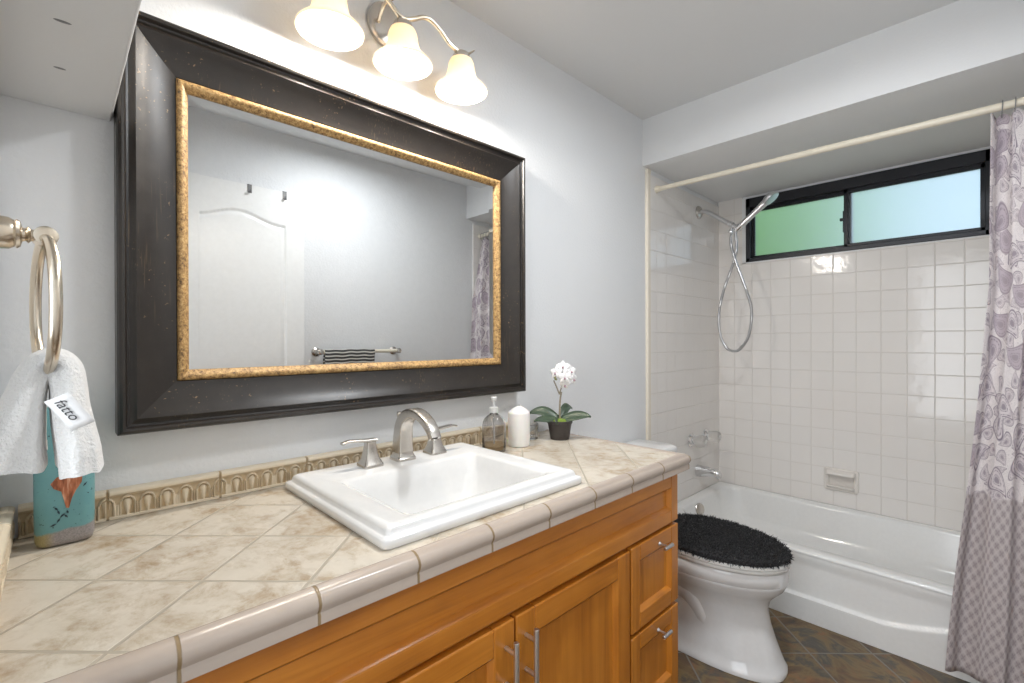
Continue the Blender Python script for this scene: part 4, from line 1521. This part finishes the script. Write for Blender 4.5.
# ------------------------------------------------------------------ tub spout and valve handles
sp_ = thing('tub_spout', 'chrome tub spout on the tiled wall below the valve handles', 'tub spout', (2.868, -t0, 0.437))
m = MB()
rings = []
for (y_, z_, rx, rz) in ((0.0, 0.437, 0.031, 0.038), (-0.004, 0.437, 0.031, 0.038), (-0.03, 0.439, 0.029, 0.034), (-0.08, 0.443, 0.026, 0.027), (-0.115, 0.443, 0.024, 0.023), (-0.134, 0.439, 0.020, 0.022), (-0.144, 0.432, 0.014, 0.017)):
    rings.append([(2.868 + rx * math.cos(2 * PI * j / 24), -t0 + y_, z_ + rz * math.sin(2 * PI * j / 24)) for j in range(24)])
m.loft(rings)
m.lathe([(0.012, 0.0), (0.012, 0.016)], (2.868, -t0 - 0.122, 0.410), (0, 0, 1), 18)
build('spout', m, 'chrome', sp_, smooth=45)


def valve(x, label):
    v_ = thing('valve_handle', label, 'faucet handle', (x, -t0, 0.640), 'acrylic valve handles on the tub wall')
    m = MB()
    m.lathe([(0.042, 0.0), (0.042, 0.004), (0.036, 0.011), (0.020, 0.015), (0.014, 0.026)], (x, -t0, 0.640), (0, -1, 0), 28)
    build('escutcheon', m, 'chrome', v_)
    m = MB()
    rings = []
    for (h_, r_) in ((0.024, 0.020), (0.028, 0.030), (0.052, 0.0345), (0.080, 0.0335), (0.088, 0.027), (0.090, 0.014)):
        rings.append([(x + r_ * (1 + 0.10 * math.cos(6 * 2 * PI * j / 48)) * math.cos(2 * PI * j / 48), -t0 - h_, 0.640 + r_ * (1 + 0.10 * math.cos(6 * 2 * PI * j / 48)) * math.sin(2 * PI * j / 48)) for j in range(48)])
    m.loft(rings)
    build('acrylic_knob', m, 'acrylic', v_, smooth=50)
    m = MB()
    m.lathe([(0.012, 0.0), (0.012, 0.002), (0.008, 0.003)], (x, -t0 - 0.0901, 0.640), (0, -1, 0), 20)
    build('cap', m, 'chrome', v_)


valve(2.780, 'clear acrylic valve handle on the tub wall, the one nearer the toilet')
valve(2.985, 'clear acrylic valve handle on the tub wall, beside the alcove corner')

# ------------------------------------------------------------------ soap dish
dish = thing('soap_dish', 'white ceramic recessed soap dish set in the tile above the tub', 'soap dish', (XT, -0.693, 0.452))
m = MB()
y0, y1, zz0, zz1 = -0.776, -0.612, 0.390, 0.516


def yr(i_, x):
    return [(x, p[0], p[1]) for p in [(a, b) for a, b, _z in rrect((y0 + y1) / 2, (zz0 + zz1) / 2, (y1 - y0) / 2 - i_, (zz1 - zz0) / 2 - i_, 0.012, 0, 4)]]


m.loft([yr(0, XT - 0.0005), yr(0, XT - 0.010), yr(0.003, XT - 0.014), yr(0.008, XT - 0.015), yr(0.018, XT - 0.013), yr(0.022, XT - 0.008), yr(0.024, XT - 0.002)], True, True, True)
build('dish_frame', m, 'dish', dish, smooth=50)
m = MB()
rows = []
for i in range(9):
    t_ = i / 8
    rows.append([(XT - 0.006 - 0.034 * math.sin(t_ * PI / 2) * (1 - 0.12 * (2 * s_ / 10 - 1) ** 4), y0 + 0.014 + (y1 - y0 - 0.028) * s_ / 10, zz1 - 0.012 - 0.022 * t_ * t_) for s_ in range(11)])
m.grid(rows)
build('grab_lip', m, 'dish', dish, smooth=60, solid=0.010)
m = MB()
rows = []
for i in range(9):
    t_ = i / 8
    rows.append([(XT - 0.004 - 0.030 * t_, y0 + 0.018 + (y1 - y0 - 0.036) * s_ / 10, zz0 + 0.026 - 0.006 * math.sin(t_ * PI) + 0.006 * t_ ** 3) for s_ in range(11)])
m.grid(rows)
build('tray', m, 'dish', dish, smooth=60, solid=0.010)

# ------------------------------------------------------------------ hand shower
SXW = 2.890
sh = thing('hand_shower', 'chrome hand shower with looping metal hose on the tiled wall', 'shower', (SXW, -t0, 2.046))
m = MB()
m.lathe([(0.040, 0.0), (0.040, 0.004), (0.034, 0.011), (0.018, 0.015), (0.014, 0.018)], (SXW, -t0, 2.046), (0, -1, 0), 28)
build('flange', m, 'nickel', sh)
m = MB()
m.tube(smooth_path([(SXW, -0.012, 2.046), (SXW, -0.045, 2.045), (SXW, -0.085, 2.026), (SXW, -0.14, 1.985), (SXW, -0.205, 1.938)], 6), 0.0125, 14)
build('shower_arm', m, 'steel', sh)
m = MB()
ad = Vector((0, -0.80, -0.58)).normalized()
m.lathe([(0.015, 0.0), (0.017, 0.002), (0.017, 0.020), (0.013, 0.024), (0.013, 0.040), (0.018, 0.044), (0.018, 0.060), (0.010, 0.064)], (SXW, -0.200, 1.942), tuple(ad), 18)
m.lathe([(0.008, 0.0), (0.009, 0.020), (0.012, 0.030), (0.012, 0.046)], (SXW - 0.004, -0.215, 1.928), (0, 0.15, -1), 14)
hd = Vector((0, -0.775, 0.632)).normalized()
m.lathe([(0.0175, -0.016), (0.0195, -0.014), (0.0195, 0.014), (0.0175, 0.016)], (SXW, -0.252, 1.910), tuple(hd), 20)
build('bracket', m, 'chrome', sh)
m = MB()
hs = Vector((SXW, -0.232, 1.893))
pp = [hs + hd * t_ for t_ in (0.0, 0.02, 0.05, 0.09, 0.13, 0.17, 0.20, 0.215)]
m.tube(pp, [0.0135, 0.016, 0.0180, 0.0175, 0.0170, 0.0180, 0.020, 0.020], 16)
hn = Vector((0, -0.632, -0.775)).normalized()
hc = hs + hd * 0.245
m.lathe([(0.020, -0.018), (0.036, -0.014), (0.044, -0.004), (0.046, 0.006), (0.044, 0.012), (0.034, 0.014), (0.0, 0.014)], tuple(hc), tuple(hn), 30, True, False)
build('handset', m, 'steel', sh, smooth=50)
hp = smooth_path([(SXW - 0.004, -0.212, 1.884), (SXW - 0.008, -0.208, 1.84), (SXW - 0.010, -0.220, 1.77), (SXW - 0.008, -0.247, 1.68), (SXW - 0.002, -0.290, 1.55), (SXW, -0.322, 1.42), (SXW, -0.308, 1.28), (SXW, -0.262, 1.20), (SXW, -0.222, 1.183), (SXW, -0.178, 1.205), (SXW, -0.142, 1.29),
                  (SXW + 0.002, -0.136, 1.42), (SXW + 0.006, -0.166, 1.56), (SXW + 0.010, -0.215, 1.70), (SXW + 0.006, -0.236, 1.79), (SXW, -0.232, 1.893)], 10)
m = MB()
m.tube(hp, 0.0078, 12)
build('hose', m, 'hose', sh)

# ------------------------------------------------------------------ curtain rod and curtain
RX = 2.366
rod = thing('curtain_rod', 'cream shower curtain rod across the tub alcove', 'curtain rod', (RX, -0.76, 2.066))
m = MB()
m.lathe([(0.0125, 0.0), (0.0125, 0.75)], (RX, -t0, 2.074), (0, -1, -0.012), 20)
m.lathe([(0.0138, 0.60), (0.0138, 1.50)], (RX, -t0, 2.074), (0, -1, -0.012), 20)
build('tube', m, 'rod', rod)
m = MB()
m.lathe([(0.019, 0.0), (0.019, 0.006), (0.0155, 0.012), (0.0155, 0.022)], (RX, -t0, 2.074), (0, -1, 0), 20)
build('end_cap', m, 'rod', rod)
m = MB()
m.lathe([(0.019, 0.0), (0.019, 0.006), (0.0155, 0.012), (0.0155, 0.022)], (RX, YF + t0, 2.0565), (0, 1, 0), 20)
build('end_cap', m, 'rod', rod)

CXB = 2.322
cur = thing('shower_curtain', 'gathered purple and white paisley shower curtain at the tub end', 'shower curtain', (CXB, -1.4, 0.05))
m = MB()
NU, NV = 260, 90
CW = 0.62                         # cloth width drawn together into folds
rows = []
uvs = []
for iv in range(NV + 1):
    t_ = iv / NV                  # 0 top, 1 bottom
    z = 2.036 - t_ * 1.976
    tt = t_ ** 1.5
    yl = -1.293 + 0.010 * t_ + 0.105 * max(0, (t_ - 0.30) / 0.70) ** 1.0
    yrr = -1.492
    row = []
    for iu in range(NU + 1):
        s_ = iu / NU
        nf = 2.6
        sharp = math.sin(2 * PI * nf * s_ + 0.5 * math.sin(3 * t_) - 1.2)
        sharp2 = math.sin(2 * PI * nf * 2 * s_ + 1.0 + t_ * 2)
        amp = 0.024 - 0.008 * t_
        x = RX - 0.006 - 0.040 * tt - 0.090 * s_ * s_ * min(1, t_ * 4) + amp * sharp * (0.75 + 0.5 * math.sin(2.1 * s_ * 6 + 1)) + 0.006 * sharp2 * (1 - 0.5 * t_)
        y = yl + (yrr - yl) * (s_ + 0.020 * math.sin(4 * PI * nf * s_ + 0.8) / nf * 2)
        y += 0.006 * math.sin(9 * t_ + 6 * s_) * t_
        zz = z - (0.018 * (0.5 - 0.5 * math.cos(2 * PI * 6 * s_)) * (1 - t_) ** 6 if t_ < 0.5 else 0)
        # the rim at the foot swings clear of the tub
        row.append((x - 0.030 * max(0, t_ - 0.55) / 0.45 * (1 - s_) * 0.5, y, zz))
        uvs.append((s_ * CW, z))
    rows.append(row)
b = m.grid(rows)
for i, q in enumerate(uvs):
    m.uv[b + i] = q
build('cloth', m, 'curtain', cur, smooth=80, solid=0.0012)
for k_ in range(6):
    y = -1.322 - k_ * 0.031
    rz_ = 2.074 + 0.012 * (y + t0) - 0.0
    m = MB()
    pts = smooth_path([(RX - 0.004, y, rz_ - 0.040), (RX - 0.016, y, rz_ - 0.034), (RX - 0.021, y - 0.001, rz_ - 0.020), (RX - 0.017, y - 0.002, rz_ + 0.012), (RX, y - 0.002, rz_ + 0.0185), (RX + 0.017, y - 0.001, rz_ + 0.010), (RX + 0.020, y, rz_ - 0.018)], 6)
    m.tube(pts, 0.0016, 8)
    build('curtain_hook', m, 'grey_metal', cur)

# ------------------------------------------------------------------ opposite wall: door, hooks, towel bar
DX0, DX1, DZ1, DYF = 0.362, 1.022, 2.076, -1.470
dm = MB()


def panel_sdf(x, z):
    """>0 inside the arched upper panel"""
    l, r = 0.455, 0.925
    c_ = (l + r) / 2
    q = abs(x - c_) / ((r - l) / 2)
    topz = 1.888 + (0.050 * (0.5 + 0.5 * math.cos(PI * min(1, q / 0.88))))
    return min(x - l, r - x, topz - z, z - 1.02)


rows = []
NX, NZ = 150, 330
zs = [0.012 + (DZ1 - 0.012) * j / NZ for j in range(NZ + 1)]
for i in range(NX + 1):
    x = DX0 + (DX1 - DX0) * i / NX
    row = []
    for z in zs:
        d = panel_sdf(x, z)
        low = min(x - 0.455, 0.925 - x, 0.90 - z, z - 0.22)
        d = max(d, low)
        dep = 0.0
        if d > 0:
            k_ = d / 0.028
            dep = 0.009 * (math.sin(min(1, k_ / 0.35) * PI / 2) if k_ < 0.35 else max(0.25, 1 - (k_ - 0.35) / 0.65 * 0.75))
        row.append((x, DYF - dep, z))
    rows.append(row)
dm.grid(rows)
dm.box(DX0, DX1, DYF - 0.035, DYF - 0.0105, 0.012, DZ1)
for (xa, xb) in ((DX0, DX0 + 0.0005), (DX1 - 0.0005, DX1)):
    dm.box(xa, xb, DYF - 0.0105, DYF, 0.012, DZ1)
dm.box(DX0, DX1, DYF - 0.0105, DYF, DZ1 - 0.0005, DZ1)
door = struct('door_1', dm, 'door', 'white door with arched panel seen in the mirror', smooth=60)
hkm = None
for k_, (x, lab) in enumerate(((0.742, 'grey over-door hook seen in the mirror, nearer the arch middle'), (0.918, 'grey over-door hook seen in the mirror, nearer the door edge'))):
    hk = thing('over_door_hook', lab, 'hook', (x, DYF, DZ1), 'hooks over the white door')
    m = MB()
    m.box(x - 0.010, x + 0.010, DYF + 0.0006, DYF + 0.0026, DZ1 - 0.042, DZ1 + 0.0026)
    m.box(x - 0.010, x + 0.010, DYF - 0.036, DYF + 0.0026, DZ1 + 0.0006, DZ1 + 0.0026)
    m.box(x - 0.010, x + 0.010, DYF - 0.0376, DYF - 0.0356, DZ1 - 0.03, DZ1 + 0.0026)
    build('strap', m, 'grey_metal', hk, smooth=0)
    m = MB()
    m.tube(smooth_path([(x, DYF + 0.003, DZ1 - 0.032), (x, DYF + 0.010, DZ1 - 0.042), (x, DYF + 0.020, DZ1 - 0.038), (x, DYF + 0.022, DZ1 - 0.028)], 4), 0.0035, 8)
    build('prong', m, 'grey_metal', hk)

bar = thing('towel_bar', 'nickel towel bar seen at the bottom of the mirror', 'towel bar', (1.37, YF, 1.18))
BX0, BX1, BZ, BYY = 1.105, 1.615, 1.186, YF + 0.070
m = MB()
m.lathe([(0.011, 0.0), (0.011, BX1 - BX0)], (BX0, BYY, BZ), (1, 0, 0), 16)
build('rail', m, 'rod', bar)
for x in (BX0, BX1):
    m = MB()
    m.lathe([(0.026, 0.0), (0.026, 0.005), (0.016, 0.012), (0.011, 0.03), (0.011, 0.056), (0.0165, 0.060), (0.0165, 0.080), (0.010, 0.083)], (x, YF, BZ), (0, 1, 0), 20)
    build('bracket', m, 'nickel', bar)
m = MB()
rows = []
uvs = []
nw2 = 60
TX0, TX1 = BX0 + 0.022, 1.440
for i in range(nw2 + 1):
    x = TX0 + (TX1 - TX0) * i / nw2
    row = []
    L = 0.46
    for j in range(61):
        s_ = -L / 2 + L * j / 60
        r_ = 0.0135 + 0.001 * math.sin(x * 70)
        half = PI * r_ / 2
        if abs(s_) <= half:
            a = s_ / r_
            y, z = BYY + r_ * math.sin(a), BZ + r_ * math.cos(a)
        else:
            q = abs(s_) - half
            y, z = BYY + math.copysign(r_ + 0.002 * math.sin(x * 55 + q * 8) * min(1, q * 20), s_), BZ - q
        row.append((x, y, z))
        uvs.append((x, s_))
    rows.append(row)
b = m.grid(rows)
for i, q in enumerate(uvs):
    m.uv[b + i] = q
st = build('striped_towel', m, 'stripes', None, smooth=80, solid=0.004, loc=(1.28, BYY, 1.0))
tag(st, 'black and cream striped towel over the bar seen in the mirror', 'towel')
